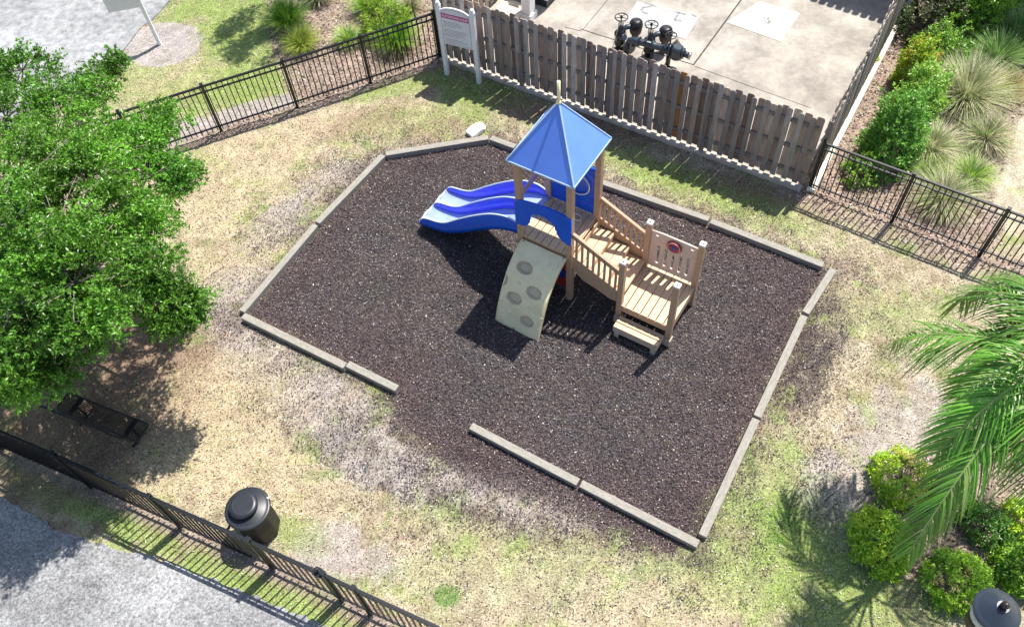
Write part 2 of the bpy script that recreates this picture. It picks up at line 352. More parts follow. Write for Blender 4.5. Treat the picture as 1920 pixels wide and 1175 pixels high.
# soft patches: x, y, radius along x, radius along y, rotation, class, strength
PATCH = [
 (*(-5.55, 9.81), 1.0, .5, -.5, 'sand', 0.62), (*(-4.62, 8.85), 1.3, .6, -.6, 'sand', 0.68), (*(-3.73, 7.71), 1.3, .55, -.6, 'sand', 0.62), (*(-2.81, 6.76), 1.1, .45, -.5, 'sand', 0.62),
 (*(-1.76, 6.25), 1.3, .45, -.4, 'sand', 0.56), (*(-0.56, 5.79), 1.2, .4, -.5, 'sand', 0.59), (*(0.52, 5.49), 1.0, .35, -.5, 'sand', 0.56), (*(-5.79, 10.90), .9, .6, .6, 'sand', .6), (*(-4.92, 12.54), 1.1, .5, .7, 'sand', .6), (*(-3.70, 13.82), .9, .5, .6, 'sand', .45),
 (*(-3.22, 5.04), .8, .5, -.3, 'sand', .75), (*(6.81, 6.46), 1.3, .8, .5, 'sand', 0.81), (*(5.68, 5.54), .9, .8, .9, 'sand', 0.74), (*(5.16, 5.02), .5, .8, .3, 'sand', .8),
 (*(-5.57, 8.12), 1.6, 1.3, 0, 'dry', 1.1), (*(-5.83, 7.05), 1.6, 1.0, 0, 'dry', 1.1), (*(-4.62, 6.52), 1.4, .6, -.4, 'dry', .9), (*(-6.16, 14.12), 2.2, 1.1, .3, 'dry', .9), (*(-5.90, 11.91), 1.2, 1.0, .3, 'dry', .6), (*(-4.65, 15.32), 1.6, .8, .3, 'dry', .4),
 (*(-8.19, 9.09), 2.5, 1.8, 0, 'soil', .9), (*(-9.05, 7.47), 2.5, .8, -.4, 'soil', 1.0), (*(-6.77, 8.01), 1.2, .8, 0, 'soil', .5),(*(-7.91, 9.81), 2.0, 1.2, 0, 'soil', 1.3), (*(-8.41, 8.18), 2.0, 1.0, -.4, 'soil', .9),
 (*(-2.11, 16.68), 1.4, .4, .2, 'green', .8), (*(-0.30, 16.25), 1.3, .5, -.4, 'green', .9), (*(-2.37, 15.39), 1.1, .6, 0, 'green', .3), (*(-3.13, 15.49), 1.2, .5, .3, 'soil', .6), (*(-1.36, 15.09), 1.0, .3, .1, 'soil', .5), (*(-0.83, 15.75), .8, .5, 0, 'green', .4), (*(3.14, 13.33), 1.6, .4, -.6, 'green', .6), (*(4.61, 12.35), 1.6, .45, -.6, 'green', .65), (*(5.70, 11.61), 1.0, .5, -.6, 'green', .4), (*(2.71, 14.57), 1.3, .35, -.6, 'soil', .8), (*(0.69, 15.55), 1.2, .4, -.6, 'soil', .7), (*(5.51, 12.24), 1.4, .25, -.6, 'soil', .5),
 (*(3.95, 12.58), 1.5, .6, -.6, 'green', .3), (*(7.19, 8.84), 1.2, .6, -.4, 'green', .2),
 (*(4.15, 5.69), 1.0, .6, .8, 'green', .4), (*(4.38, 4.81), .9, .7, .4, 'green', .9), (*(3.21, 5.20), .5, .35, .8, 'green', .5), (*(3.41, 4.09), 1.4, .6, 0, 'green', .55), (*(4.82, 4.14), 1.0, .9, 0, 'green', .7), (*(4.93, 3.36), 1.4, .6, 0, 'green', .6),
 (*(-0.42, 5.06), 1.6, .4, -.3, 'green', .15), (*(0.84, 4.32), 1.8, .6, -.2, 'green', .12), (*(-0.91, 4.38), 1.4, .5, -.2, 'green', .12), (*(2.06, 3.78), 1.5, .5, 0, 'dry', .3), (*(0.37, 4.01), 2.0, .7, 0, 'tan', .5), (*(-2.21, 7.76), .7, .4, -.5, 'chipspill', 1.3), (*(-3.24, 8.12), .8, .3, -.5, 'sand', .5), (*(-3.97, 5.48), .7, .3, -.5, 'green', .5),
 (*(-6.50, 19.57), 1.2, 1.6, 0, 'green', 1.1), (*(-7.17, 17.15), 1.8, .9, .3, 'green', .8), (*(-5.86, 17.37), 1.0, 1.0, 0, 'green', 1.1), (*(-8.70, 17.54), 1.2, .8, .3, 'green', .4), (*(-7.91, 17.64), 1.4, .5, .3, 'dry', .6),
 (*(-7.91, 20.57), 1.0, .6, .8, 'green', 1.0), (*(-8.14, 6.50), 1.6, .3, -.5, 'green', .6), (*(-6.77, 5.73), 1.4, .22, -.5, 'green', .9), (*(-5.19, 4.89), 1.6, .25, -.5, 'green', .7), (*(-3.89, 4.21), 1.2, .3, -.5, 'green', .7),
 (*(-1.44, 4.19), .22, .16, 0, 'lush', 1.5), (*(4.07, 4.63), .14, .12, 0, 'lush', 1.4), (*(4.29, 4.96), .3, .25, 0, 'lush', .8), (*(8.29, 10.87), .5, .2, -.5, 'soil', .5),
 (*(10.60, 12.10), .9, 1.4, -.6, 'paledirt', 1.2), (*(12.06, 14.09), .9, 1.5, -.4, 'paledirt', 1.2),
 (*(5.89, 8.60), .5, .9, -.6, 'chipspill', 1.1), (*(5.18, 7.49), .45, .9, -.6, 'chipspill', 1.0), (*(-2.14, 6.28), 1.5, .45, -.5, 'chipspill', .5), (*(-0.85, 5.57), 1.5, .3, -.5, 'chipspill', .5), (*(1.64, 4.97), 1.4, .3, -.5, 'chipspill', .9), (*(-2.72, 7.18), .9, .4, -.6, 'chipspill', .7),
 (*(-3.33, 13.78), 1.0, .25, .95, 'chipspill', .45), (*(-5.69, 10.09), .5, .25, -.6, 'chipspill', .3), (*(-4.11, 7.53), 1.6, .5, -.6, 'chipspill', .35),
]
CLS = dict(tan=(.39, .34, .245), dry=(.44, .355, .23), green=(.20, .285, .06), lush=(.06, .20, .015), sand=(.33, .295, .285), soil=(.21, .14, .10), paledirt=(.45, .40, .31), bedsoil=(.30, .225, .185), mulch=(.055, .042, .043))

def ground_weights(x, y):
    """weights of every ground class at x,y; the same field drives the sheet and the litter on it"""
    n1 = fbm(x, y, 3, 5, 1.1); n2 = fbm(x, y, 9, 5, 3.2); n3 = fbm(x, y, 21, 4, 0.6)
    W = {k: np.zeros_like(x) for k in CLS}
    W['chipspill'] = np.zeros_like(x)
    W['tan'] += 0.55
    mo_ = sdf(x, y, MULCH)
    W['green'] += np.clip((n1 - .5) * 2.4, 0, 1) * .5 + np.clip(n2 - .56, 0, 1) * 1.6
    W['soil'] += np.clip((n2 - .53) * 4, 0, 1) * .6
    br = fbm(x, y, 71, 4, 2.7); W['soil'] += np.clip((br - .50) * 4, 0, 1) * .5 * (mo_ < 3.2)
    tf = fbm(x, y, 33, 3, 2.6); W['green'] += np.clip((tf - .57) * 7, 0, 1) * .9; W['lush'] += np.clip(vnoise(x * 2.3, y * 2.3, 91) - .84, 0, 1) * 4.5 * (mo_ > .05); W['green'] *= sstep(-.3, .1, mo_); W['green'] *= (.22 + 1.25 * sstep(.40, .60, fbm(x, y, 34, 4, 2.2)))
    W['dry'] += np.clip((n3 - .45) * 2, 0, 1) * .5
    for cx, cy, rx, ry, rot, c, s in PATCH:
        dx, dy = x - cx, y - cy; a = dx * math.cos(rot) + dy * math.sin(rot); b = -dx * math.sin(rot) + dy * math.cos(rot)
        d = np.sqrt((a / rx) ** 2 + (b / ry) ** 2) + (n2 - .5) * 1.1 + (n1 - .5) * .5
        W[c] += s * 2.2 * (1 - sstep(.45, 1.25, d))
    mo = segdist(x, y, MULCH) * np.where(inpoly(x, y, MULCH), -1, 1) + (n2 - .5) * .5
    W['mulch'] = 6 * (1 - sstep(-.38, .10, mo)) + .55 * (1 - sstep(0, .75, mo)) * (n2 > .40)
    W['mulch'] += W['chipspill'] * (0.2 + .75 * sstep(.42, .56, n2)); del W['chipspill']
    for P in (TOPBED, RBED, LRBED):
        d = sdf(x, y, P) + (n2 - .5) * .35; W['bedsoil'] += 7 * (1 - sstep(-.06, .06, d))
    d = segdist(x, y, [(-8.59, 14.76), (-6.52, 15.61), (-4.71, 16.17), (-1.23, 17.50)], False)
    W['bedsoil'] += 5 * (1 - sstep(.10, .28, d + (n2 - .5) * .2))
    d = segdist(x, y, [(6.58, 12.14), (8.04, 11.07), (9.99, 9.59)], False)
    W['bedsoil'] += 3 * (1 - sstep(.15, .5, d + (n2 - .5) * .4))
    d = segdist(x, y, [(-10.60, 8.06), (-8.77, 7.12), (-7.71, 6.61), (-5.98, 5.74), (-3.19, 4.27), (-2.14, 3.68)], False)
    W['soil'] += 2.5 * (1 - sstep(.08, .3, d + (n2 - .5) * .3)); W['sand'] += 1.5 * (1 - sstep(.08, .22, d))
    # worn round patch by the white sign, grey channel behind the left fence
    d = sdf(x, y, SANDY) + (n2 - .5) * .12; W['sand'] += 8 * (1 - sstep(-.04, .04, d))
    d = sdf(x, y, CHANNEL) + (n2 - .5) * .2; W['sand'] += 7 * (1 - sstep(-.05, .08, d))
    t = sum(W.values()); return {k: v / t for k, v in W.items()}, n1, n2

SANDY = [(-9.58, 19.01), (-9.28, 19.69), (-8.83, 20.01), (-8.26, 20.00), (-7.72, 19.69), (-7.47, 19.22), (-7.51, 18.66), (-7.88, 18.35), (-8.40, 18.20), (-8.86, 18.34), (-9.24, 18.69)]
CHANNEL = [(-8.13, 15.31), (-8.05, 16.02), (-6.79, 16.23), (-5.79, 16.62), (-5.01, 16.75), (-4.72, 16.33), (-5.74, 16.10), (-6.60, 15.75), (-7.55, 15.29)]
ax = np.concatenate([[-400, -150, -60, -30, -18], np.arange(-13.5, 15, .07), [18, 30, 60, 150, 400]])
ay = np.concatenate([[-300, -100, -30, -5, .5], np.arange(2, 24.5, .07), [28, 40, 80, 200, 500]])
GX, GY = np.meshgrid(ax, ay)
Wt, gn1, gn2 = ground_weights(GX, GY)
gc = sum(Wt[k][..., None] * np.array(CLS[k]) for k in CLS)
gc *= (0.66 + .68 * fbm(GX, GY, 40, 4, 7.0))[..., None] * (0.86 + .28 * vnoise(GX * 14, GY * 14, 77))[..., None]
gz = (fbm(GX, GY, 5, 4, 1.4) - .5) * .05 + (vnoise(GX * 6, GY * 6, 8) - .5) * .012 - .01
nx, ny = len(ax), len(ay)
idx = np.arange(nx * ny).reshape(ny, nx)
GF = np.stack([idx[:-1, :-1], idx[:-1, 1:], idx[1:, 1:], idx[1:, :-1]], -1).reshape(-1, 4)
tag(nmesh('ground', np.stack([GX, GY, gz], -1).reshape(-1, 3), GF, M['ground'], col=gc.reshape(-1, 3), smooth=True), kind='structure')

def sheet(name, P, z, m, thick=0.0):
    b = MB()
    b.prism(P, -.06, z)
    return tag(b.build(name, m), kind='structure')
def wobble(P, amp, step, seed):
    out = []; r = random.Random(seed)
    for i in range(len(P) - 1):
        a, b = Vector(P[i]), Vector(P[i + 1]); n = max(1, int((b - a).length / step)); d = (b - a).normalized(); p = Vector((-d.y, d.x))
        for k in range(n): q = a.lerp(b, k / n) + p * r.uniform(-amp, amp); out.append((q.x, q.y))
    out.append(P[-1]); return out
# asphalt road outside the lower fence, with a ragged edge
edge = wobble([(-12.40, 8.01), (-10.09, 6.99), (-9.43, 6.67), (-8.87, 6.35), (-8.25, 5.94), (-7.68, 5.72), (-7.03, 5.46), (-6.42, 5.27), (-5.82, 5.00), (-5.25, 4.78), (-4.82, 4.57), (-4.29, 4.32), (-3.77, 4.07), (-3.47, 3.90), (-1.81, 2.82), (1.95, 1.02)], .035, .08, 4)
sheet('road', edge + [(1.5, -6), (-30, -6), (-30, 9)], .028, M['asphalt'])
# pale parking surface at the far left
sheet('parking_lot', [(-8.58, 20.97), (-8.87, 20.24), (-9.20, 19.83), (-9.45, 19.05), (-9.81, 18.41), (-10.31, 17.56), (-11.27, 16.52), (-14.5, 15.5), (-30, 15), (-30, 40), (-6, 40), (-8.56, 21.99)], .024, M['asphalt_far'])

# concrete slab of the fenced enclosure
FU = Vector((.8096, -.5669)); FV = Vector((.5669, .8096))       # along the front run, and away from the camera
FA = Vector((-1.17, 17.55))                                      # its left corner
def fpt(a, b, z=0.0): q = FA + FU * a + FV * b; return (q.x, q.y, z)
RL = Vector((6.50, 12.22)); RD = (Vector((10.68, 18.30)) - RL).normalized()
def rpt(a, b, z=0.0): n = Vector((RD.y, -RD.x)); q = RL + RD * a + n * b; return (q.x, q.y, z)
slab = [fpt(0, .05)[:2], fpt(9.35, .05)[:2], rpt(15, -.05)[:2], fpt(0, 14)[:2]]
sheet('concrete_slab', slab, .05, M['concrete'])
def gstrip(b, a, c, w, z):
    a, c = Vector(a), Vector(c); b.bar((a.x, a.y, z - .003), (c.x, c.y, z - .003), w, .006)
b = MB(); gstrip(b, (4.93, 16.43), (6.67, 18.83), .035, .056); gstrip(b, (2.37, 18.16), (4.93, 16.43), .022, .056); gstrip(b, (2.42, 18.11), (3.41, 19.52), .012, .056)
gstrip(b, (4.95, 16.37), (7.30, 14.59), .008, .056)
gstrip(b, (2.00, 18.28), (2.39, 18.07), .012, .056)
tag(b.build('slab_joints', M['joint']), kind='structure')
b = MB(); b.prism([(6.05, 17.91), (7.07, 18.62), (7.94, 17.99), (7.19, 17.00)], .03, .062); o = b.build('concrete_pad', M['concrete_clean'])
tag(o, 'bright white square concrete pad set in the slab of the fenced yard', 'concrete pad')
b = MB()
for k in range(9): 
    q = (7.06, 17.85); b.lathe([(.022 + .01 * (k % 3), 0), (.02, .004)], (q[0] + .16 * math.cos(k * 2.4) * (.3 + .1 * (k % 4)), q[1] + .12 * math.sin(k * 2.4), .062), 8)
b.build('bolt_stub', M['mark'], o)
b = MB(); b.prism([(3.97, 19.08), (5.44, 18.25), (4.92, 17.39), (3.51, 18.31)], .03, .058); o = b.build('utility_cover', M['concrete_grey'])
tag(o, 'flat grey utility cover with dark painted strokes beside the pipework', 'utility cover')
def stroke(*runs, w=.045):
    b = MB()
    for pts in runs:
        for i in range(len(pts) - 1): gstrip(b, pts[i], pts[i + 1], w, .064)
    b.build('painted_stroke', M['mark'], o)
stroke([(4.14, 18.99), (4.27, 18.90), (4.41, 18.77)])
stroke([(4.31, 18.81), (4.08, 18.79), (4.02, 18.71), (4.05, 18.60), (4.15, 18.52)])
stroke([(4.86, 18.51), (4.99, 18.42), (5.11, 18.36)])
stroke([(4.95, 18.45), (4.78, 18.19), (4.94, 18.12)])
stroke([(5.25, 18.34), (5.35, 18.24)])

# kerb under the wooden fence
b = MB(); b.bar(fpt(-.05, -.03, .04), fpt(9.42, -.03, .04), .15, .09)
tag(b.build('concrete_footing', M['curb'], bev=.01), kind='structure')
b = MB(); b.bar(rpt(-.05, .16, .06), rpt(12, .16, .06), .17, .12)
tag(b.build('side_footing', M['concrete_clean'], bev=.01), kind='structure')

# ------------------------------------------------------------------ loose cover on the ground (nobody could count it)
def flat_chips(name, x, y, z0, L, Wd, col, m, label, cat, tilt=.5):
    n = len(x); a = RNG.uniform(0, 2 * np.pi, n); t = RNG.uniform(-tilt, tilt, n); r = RNG.uniform(-tilt, tilt, n)
    ux, uy, uz = np.cos(a), np.sin(a), t; vx, vy, vz = -np.sin(a), np.cos(a), r
    c = np.stack([x, y, z0 + np.abs(t) * L * .5 + np.abs(r) * Wd * .5], -1)
    U = np.stack([ux, uy, uz], -1) * (L / 2)[:, None]; Vv = np.stack([vx, vy, vz], -1) * (Wd / 2)[:, None]
    lift = np.zeros((n, 3)); lift[:, 2] = L * RNG.uniform(0, .25, n)
    V = np.stack([c - U - Vv * .6, c - U * .2 - Vv + lift * .3, c + U - Vv * .5, c + U * .8 + Vv * .7, c - U * .1 + Vv + lift, c - U * .9 + Vv * .8], 1).reshape(-1, 3)
    F = (np.arange(n) * 6)[:, None] + np.arange(6)
    F = np.concatenate([F[:, [0, 1, 4, 5]], F[:, [1, 2, 3, 4]]])
    o = nmesh(name, V, F, m, col=np.repeat(col, 6, 0))
    return tag(o, label, cat, kind='stuff')

def gz_at(x, y): return (fbm(x, y, 5, 4, 1.4) - .5) * .05 + (vnoise(x * 6, y * 6, 8) - .5) * .012 - .01
def pick(pal, n, p=None):
    pal = np.array(pal); return pal[RNG.choice(len(pal), n, p=p)] * RNG.uniform(.7, 1.3, n)[:, None]

n = 560000
x = RNG.uniform(-6.5, 7.4, n); y = RNG.uniform(3.6, 15.3, n)
w, a1, a2 = ground_weights(x, y)
sc_ = np.clip(1 - sdf(x, y, MULCH) / 2.2, 0, 1) * (.03 + .42 * sstep(.46, .68, fbm(x, y, 88, 4, 2.4))) + .25 * w['sand'] * (sdf(x, y, MULCH) < 1.6)
k = RNG.random(n) < np.maximum(np.clip(w['mulch'] * 1.15, 0, 1) * .95, sc_)
x, y, a2 = x[k], y[k], a2[k]; n = len(x)
red = np.clip(1.15 - segdist(x, y, MULCH) * .75 + (fbm(x, y, 60, 3, .9) - .5) * 1.4, 0, 1)[:, None]; shade_ = (.78 + .44 * fbm(x, y, 61, 3, 1.6))[:, None]
col = pick([(.045, .034, .040), (.080, .058, .064), (.125, .095, .102), (.030, .025, .028), (.19, .155, .16), (.32, .275, .27), (.62, .58, .55)], n, [.22, .27, .23, .11, .12, .042, .008])
col = shade_ * (col * np.array([.92, 1.04, 1.07]) * (1 - red) + col * np.array([1.04, .95, .96]) * red)
L = RNG.uniform(.010, .036, n); 
flat_chips('mulch_chips', x, y, gz_at(x, y) + RNG.uniform(0, .03, n), L, L * RNG.uniform(.25, .6, n), col, M['chips'], 'dark purple brown rubber and bark chips filling the play area', 'mulch', .8)

# pale bark chips in the planting beds
n = 150000
x = RNG.uniform(-7, 14, n); y = RNG.uniform(2, 22.5, n); w, a1, a2 = ground_weights(x, y)
k = (RNG.random(n) < w['bedsoil'] * 1.0); x, y = x[k], y[k]; n = len(x)
col = pick([(.20, .14, .115), (.34, .26, .22), (.48, .39, .34), (.12, .085, .07), (.60, .52, .47)], n, [.28, .28, .2, .16, .08]); L = RNG.uniform(.03, .07, n)
flat_chips('bark_chips', x, y, gz_at(x, y) + .012, L, L * RNG.uniform(.3, .6, n), col, M['litter'], 'pinkish brown bark chips and dead leaves on the planting beds', 'bark mulch', .5)

# dry clippings and leaf litter over the thin lawn
n = 400000
x = RNG.uniform(-11.5, 11.5, n); y = RNG.uniform(2.6, 22, n); w, a1, a2 = ground_weights(x, y)
dens = np.clip(w['tan'] * 1.0 + w['dry'] * 1.15 + w['soil'] * .7 + w['sand'] * .25 + w['green'] * .35, 0, 1)
onslab = inpoly(x, y, slab) | inpoly(x - RNG.exponential(.05, len(x)), y - RNG.exponential(.09, len(x)), edge + [(1.5, -6), (-30, -6), (-30, 9)]) | (inpoly(x, y, SANDY) & (RNG.random(n) < .7))
vis = (y > 3 + .0 * x) & (np.abs(x) < 5.6 + .36 * y)
k = (RNG.random(n) < dens * .85) & ~onslab & vis
x, y = x[k], y[k]; n = len(x); w, a1, a2 = ground_weights(x, y)
base = pick([(.62, .53, .38), (.50, .42, .30), (.80, .73, .60), (.31, .24, .17), (.17, .12, .09), (.085, .062, .05)], n, [.24, .21, .15, .15, .14, .11])
sl_ = (w['soil'] > RNG.uniform(.1, .9, n)); base[sl_] = pick([(.30, .17, .10), (.20, .12, .08), (.40, .27, .17), (.10, .07, .055)], int(sl_.sum()))
L = RNG.uniform(.012, .042, n)
flat_chips('dry_grass_litter', x, y, gz_at(x, y) + .008, L, L * RNG.uniform(.15, .45, n), base, M['litter'], 'straw coloured dead grass and leaf litter over the thin lawn', 'grass litter', .6)

# grass blades
def blades(name, x, y, z, h, lean, az, wd, col, m, parent=None, seg=2):
    n = len(x); lv = []
    dirx, diry = np.cos(az), np.sin(az); px, py = -diry, dirx
    for s in range(seg + 1):
        t = s / seg; ww = wd * (1 - t) ** .7 * (1 if s < seg else 0)
        cx = x + dirx * lean * t ** 1.7; cy = y + diry * lean * t ** 1.7; cz = z + h * (t - .35 * t * t * np.minimum(1.6, lean / np.maximum(h, 1e-3)))
        if s < seg: lv += [np.stack([cx - px * ww, cy - py * ww, cz], -1), np.stack([cx + px * ww, cy + py * ww, cz], -1)]
        else: lv += [np.stack([cx, cy, cz], -1)]
    K = len(lv); V = np.stack(lv, 1).reshape(-1, 3); b = (np.arange(n) * K)[:, None]
    F = []
    for s in range(seg - 1): F.append(b + np.array([2 * s, 2 * s + 1, 2 * s + 3])); F.append(b + np.array([2 * s, 2 * s + 3, 2 * s + 2]))
    F.append(b + np.array([2 * seg - 2, 2 * seg - 1, 2 * seg]))
    return nmesh(name, V, np.concatenate(F), m, parent, col=np.repeat(col, K, 0))
n = 420000
x = RNG.uniform(-11.5, 11.5, n); y = RNG.uniform(2.6, 22, n); w, a1, a2 = ground_weights(x, y)
dens = np.clip(w['tan'] * .35 + w['dry'] * .18 + w['green'] * 1.15 + w['lush'] * 3 + w['soil'] * .1, 0, 1)
onslab = inpoly(x, y, slab) | inpoly(x - RNG.exponential(.05, len(x)), y - RNG.exponential(.09, len(x)), edge + [(1.5, -6), (-30, -6), (-30, 9)])
vis = (np.abs(x) < 5.6 + .36 * y)
k = (RNG.random(n) < dens * .8) & ~onslab & vis; x, y = x[k], y[k]; n = len(x); w, a1, a2 = ground_weights(x, y)
gr = np.clip(w['green'] * 1.35 + w['lush'] * 3 - .12 + RNG.normal(0, .28, n), 0, 1)[:, None]
col = (pick([(.46, .41, .25), (.36, .33, .18)], n) * (1 - gr) + pick([(.16, .31, .035), (.24, .38, .06), (.10, .22, .02)], n) * gr)
lu = np.clip(w['lush'] * 4, 0, 1)
h = RNG.uniform(.02, .05, n) * (1 + lu); 
o = blades('lawn_grass', x, y, gz_at(x, y), h, h * RNG.uniform(.4, 1.6, n), RNG.uniform(0, 6.28, n), RNG.uniform(.002, .0045, n), col, M['blade'])
tag(o, 'patchy green and straw coloured lawn grass inside and outside the fences', 'grass', kind='stuff')

# ------------------------------------------------------------------ border timbers round the play area
def timber(a, b, label, first=None, h=.14, w=.145, dz=0.0):
    a, b = Vector(a), Vector(b); L = (b - a).length
    mb = MB(); mb.box((0, 0, h / 2 - .02), (L - .02, w, h + .04)); 
    o = mb.build('border_timber', M['timber'], bev=.012, seg=3); o.location = ((a.x + b.x) / 2, (a.y + b.y) / 2, dz); o.rotation_euler = (0, random.uniform(-.004, .004), math.atan2(b.y - a.y, b.x - a.x))
    return tag(o, label, 'border timber', 'grey timbers edging the mulch play area')
tb = [
 ((-5.39, 10.09), (-3.26, 8.68), 'grey border timber left of the gap, running from the far left corner of the mulch'),
 ((-3.23, 8.73), (-2.26, 8.08), 'short grey border timber ending at the left side of the gap in the edging'),
 ((-0.93, 7.18), (0.89, 5.90), 'grey border timber starting at the right side of the gap in the edging'),
 ((0.92, 5.89), (2.73, 4.64), 'grey border timber along the lower edge, ending at the bottom corner of the mulch'),
 ((2.81, 4.77), (4.19, 6.82), 'grey border timber on the right side, lowest of its three, next to the bottom corner'),
 ((4.21, 6.85), (5.61, 8.91), 'speckled grey border timber in the middle of the right side, beside spilled mulch'),
 ((5.64, 8.95), (6.47, 9.94), 'short grey border timber at the upper end of the right side'),
 ((6.31, 10.06), (4.31, 11.46), 'grey border timber on the fence side of the mulch, ending at the right corner'),
 ((4.30, 11.49), (2.20, 12.82), 'grey border timber on the fence side of the mulch, right behind the play tower stairs'),
 ((2.16, 12.86), (0.43, 14.05), 'grey border timber mostly hidden behind the blue roofed play tower'),
 ((0.41, 14.11), (-0.14, 14.47), 'short brownish border timber left of the blue roof, by the white stone'),
 ((-0.18, 14.49), (-2.56, 14.25), 'grey border timber across the top left edge of the mulch, touching the white stone'),
 ((-2.61, 14.24), (-4.02, 12.36), 'grey border timber on the upper left slanting side of the mulch'),
 ((-4.04, 12.32), (-5.42, 10.18), 'grey border timber on the lower left slanting side, down to the left corner'),
]
for a, c, l in tb: timber(a[:2], c[:2], l, dz=random.uniform(-.008, .008))

# white stone beside the border
bm = bmesh.new(); bmesh.ops.create_icosphere(bm, subdivisions=3, radius=1)
for v in bm.verts:
    v.co = Vector((max(-.8, min(.8, v.co.x)) * .28, max(-.75, min(.75, v.co.y)) * .19, v.co.z * .09)); v.co += Vector((random.uniform(-1, 1), random.uniform(-1, 1), random.uniform(-1, 1))) * .008
me = bpy.data.meshes.new('white_stone'); bm.to_mesh(me); bm.free(); me.materials.append(M['stone']); o = bpy.data.objects.new('white_stone', me); COL.objects.link(o)
o.location = (*(-0.46, 14.85), .05); o.rotation_euler = (0, 0, .7); tag(o, 'flat white stone lying against the top left border timber', 'stone')

# ------------------------------------------------------------------ the play structure
PS = empty('play_structure', (1.059, 10.628, 0), math.radians(-35.77), 'small playground tower with blue pyramid roof, double slide, rock climber and tan stairs', 'playground set')
TP = .53; DZ = 1.43
def zr(u): return 2.05 - .49 * (u - .62)      # top of the stair rails
for su, sv in ((-1, -1), (1, -1), (1, 1), (-1, 1)):
    b = MB(); b.box((su * TP, sv * TP, 1.72), (.12, .12, 3.46)); tp_ = b.build('tower_post', M['tan_post'], PS, .012)
    for z in (1.30, 2.02, 3.28):
        b = MB(); b.cyl((su * TP, sv * TP - .06, z), (su * TP, sv * TP - .069, z), .016, 10); b.build('bolt', M['steel'], tp_)
# deck
b = MB(); w = 1.06 / 7
for k in range(7): b.box((-.53 + w * (k + .5), 0, DZ - .02), (w - .014, 1.13, .04))
b.build('deck', M['tan'], PS, .005)
b = MB()
b.box((0, -.545, DZ - .115), (.93, .04, .15)); b.box((0, .545, DZ - .115), (.93, .04, .15)); b.box((-.52, 0, DZ - .115), (.05, .94, .15)); b.box((.52, 0, DZ - .115), (.05, .94, .15)); b.box((0, 0, DZ - .10), (.06, 1.0, .10))
b.build('deck_frame', M['tan_post'], PS, .006)
# landing
LU0, LU1, LZ = 1.62, 2.67, .60
b = MB(); w = (LU1 - LU0 + .06) / 7
for k in range(7): b.box((LU0 - .03 + w * (k + .5), 0, LZ - .02), (w - .016, 1.14, .04))
b.build('landing_deck', M['tan'], PS, .005)
b = MB()
b.box(((LU0 + LU1) / 2, -.548, LZ - .11), (.93, .04, .14)); b.box(((LU0 + LU1) / 2, .548, LZ - .11), (.93, .04, .14)); b.box((LU1, 0, LZ - .13), (.05, .94, .20)); b.box((LU0, 0, LZ - .13), (.05, .94, .2))
b.build('landing_frame', M['tan_post'], PS, .006)
for u in (LU0, LU1):
    for v in (-.53, .53):
        b = MB(); b.box((u, v, .91), (.115, .115, 1.86)); p = b.build('landing_post', M['tan_post'], PS, .012)
        b = MB(); b.box((u, v, 1.862), (.118, .118, .05)); c = b.build('post_cap', M['white'], p, .012)
        b = MB(); b.lathe([(.020, 0), (.016, .006), (.006, .008)], (u + .005, v - .01, 1.887), 12); b.build('cap_button', M['lamp'], c)
    b = MB(); b.box((u, -.53, .10), (.15, .15, .20)); b.build('post_shoe', M['tan_pale'], PS, .012)
# stair treads between tower and landing
for k, z in enumerate((1.215, 1.01, .805)):
    u0 = .565 + .345 * k
    b = MB(); b.box((u0 + .10, 0, z - .02), (.185, .95, .04)); b.box((u0 + .285, 0, z - .02), (.165, .95, .04)); b.box((u0 + .012, 0, z + .075), (.02, .95, .135)); b.box((u0 + .36, 0, z - .05), (.03, .95, .05))
    b.build('stair_tread', M['tan'], PS, .005)
# stair railings
for sv in (-1, 1):
    v = sv * .535; dz = 0.0 if sv < 0 else -.07
    pts = [(.6, 1.42), (1.56, .97), (1.56, .64), (1.42, .62), (1.22, .70), (1.0, .77), (.82, .82), (.72, .92), (.6, 1.08)]
    b = MB(); b.prism(pts, -.02, .02, fn=lambda x, y, z, v=v: (x, v + z, y)); st = b.build('stair_side', M['tan_post'], PS, .005)
    b = MB(); b.bar((.59, v, zr(.59) - .02 + dz), (1.57, v, zr(1.57) - .02 + dz), .065, .05); b.bar((.59, v, zr(.59) - .095 + dz), (1.57, v, zr(1.57) - .095 + dz), .03, .10)
    r = b.build('handrail', M['tan_post'], PS, .01)
    for k in range(8):
        u = .67 + .118 * k
        b = MB(); b.box((u, v, (zr(u) - .1 + dz + 1.40 - .47 * (u - .6)) / 2 - .02), (.048, .03, zr(u) - .1 + dz - (1.40 - .47 * (u - .6)) + .12)); b.build('baluster', M['tan_post'], r, .005)
# step in front of the landing
b = MB()
for v, wd in ((-.635, .085), (-.722, .075), (-.83, .125)): b.box(((LU0 + LU1) / 2, v, .295), (.93, wd - .012, .04))
s_ = b.build('step', M['tan'], PS, .005)
b = MB(); b.box(((LU0 + LU1) / 2, -.885, .215), (.93, .03, .12)); b.box((LU0 + .08, -.73, .215), (.04, .29, .12)); b.box((LU1 - .08, -.73, .215), (.04, .29, .12)); b.build('step_frame', M['tan_pale'], s_, .005)
for u in (LU0 + .14, LU1 - .14): b = MB(); b.box((u, -.87, .06), (.09, .07, .2)); b.build('leg', M['tan_pale'], s_, .006)
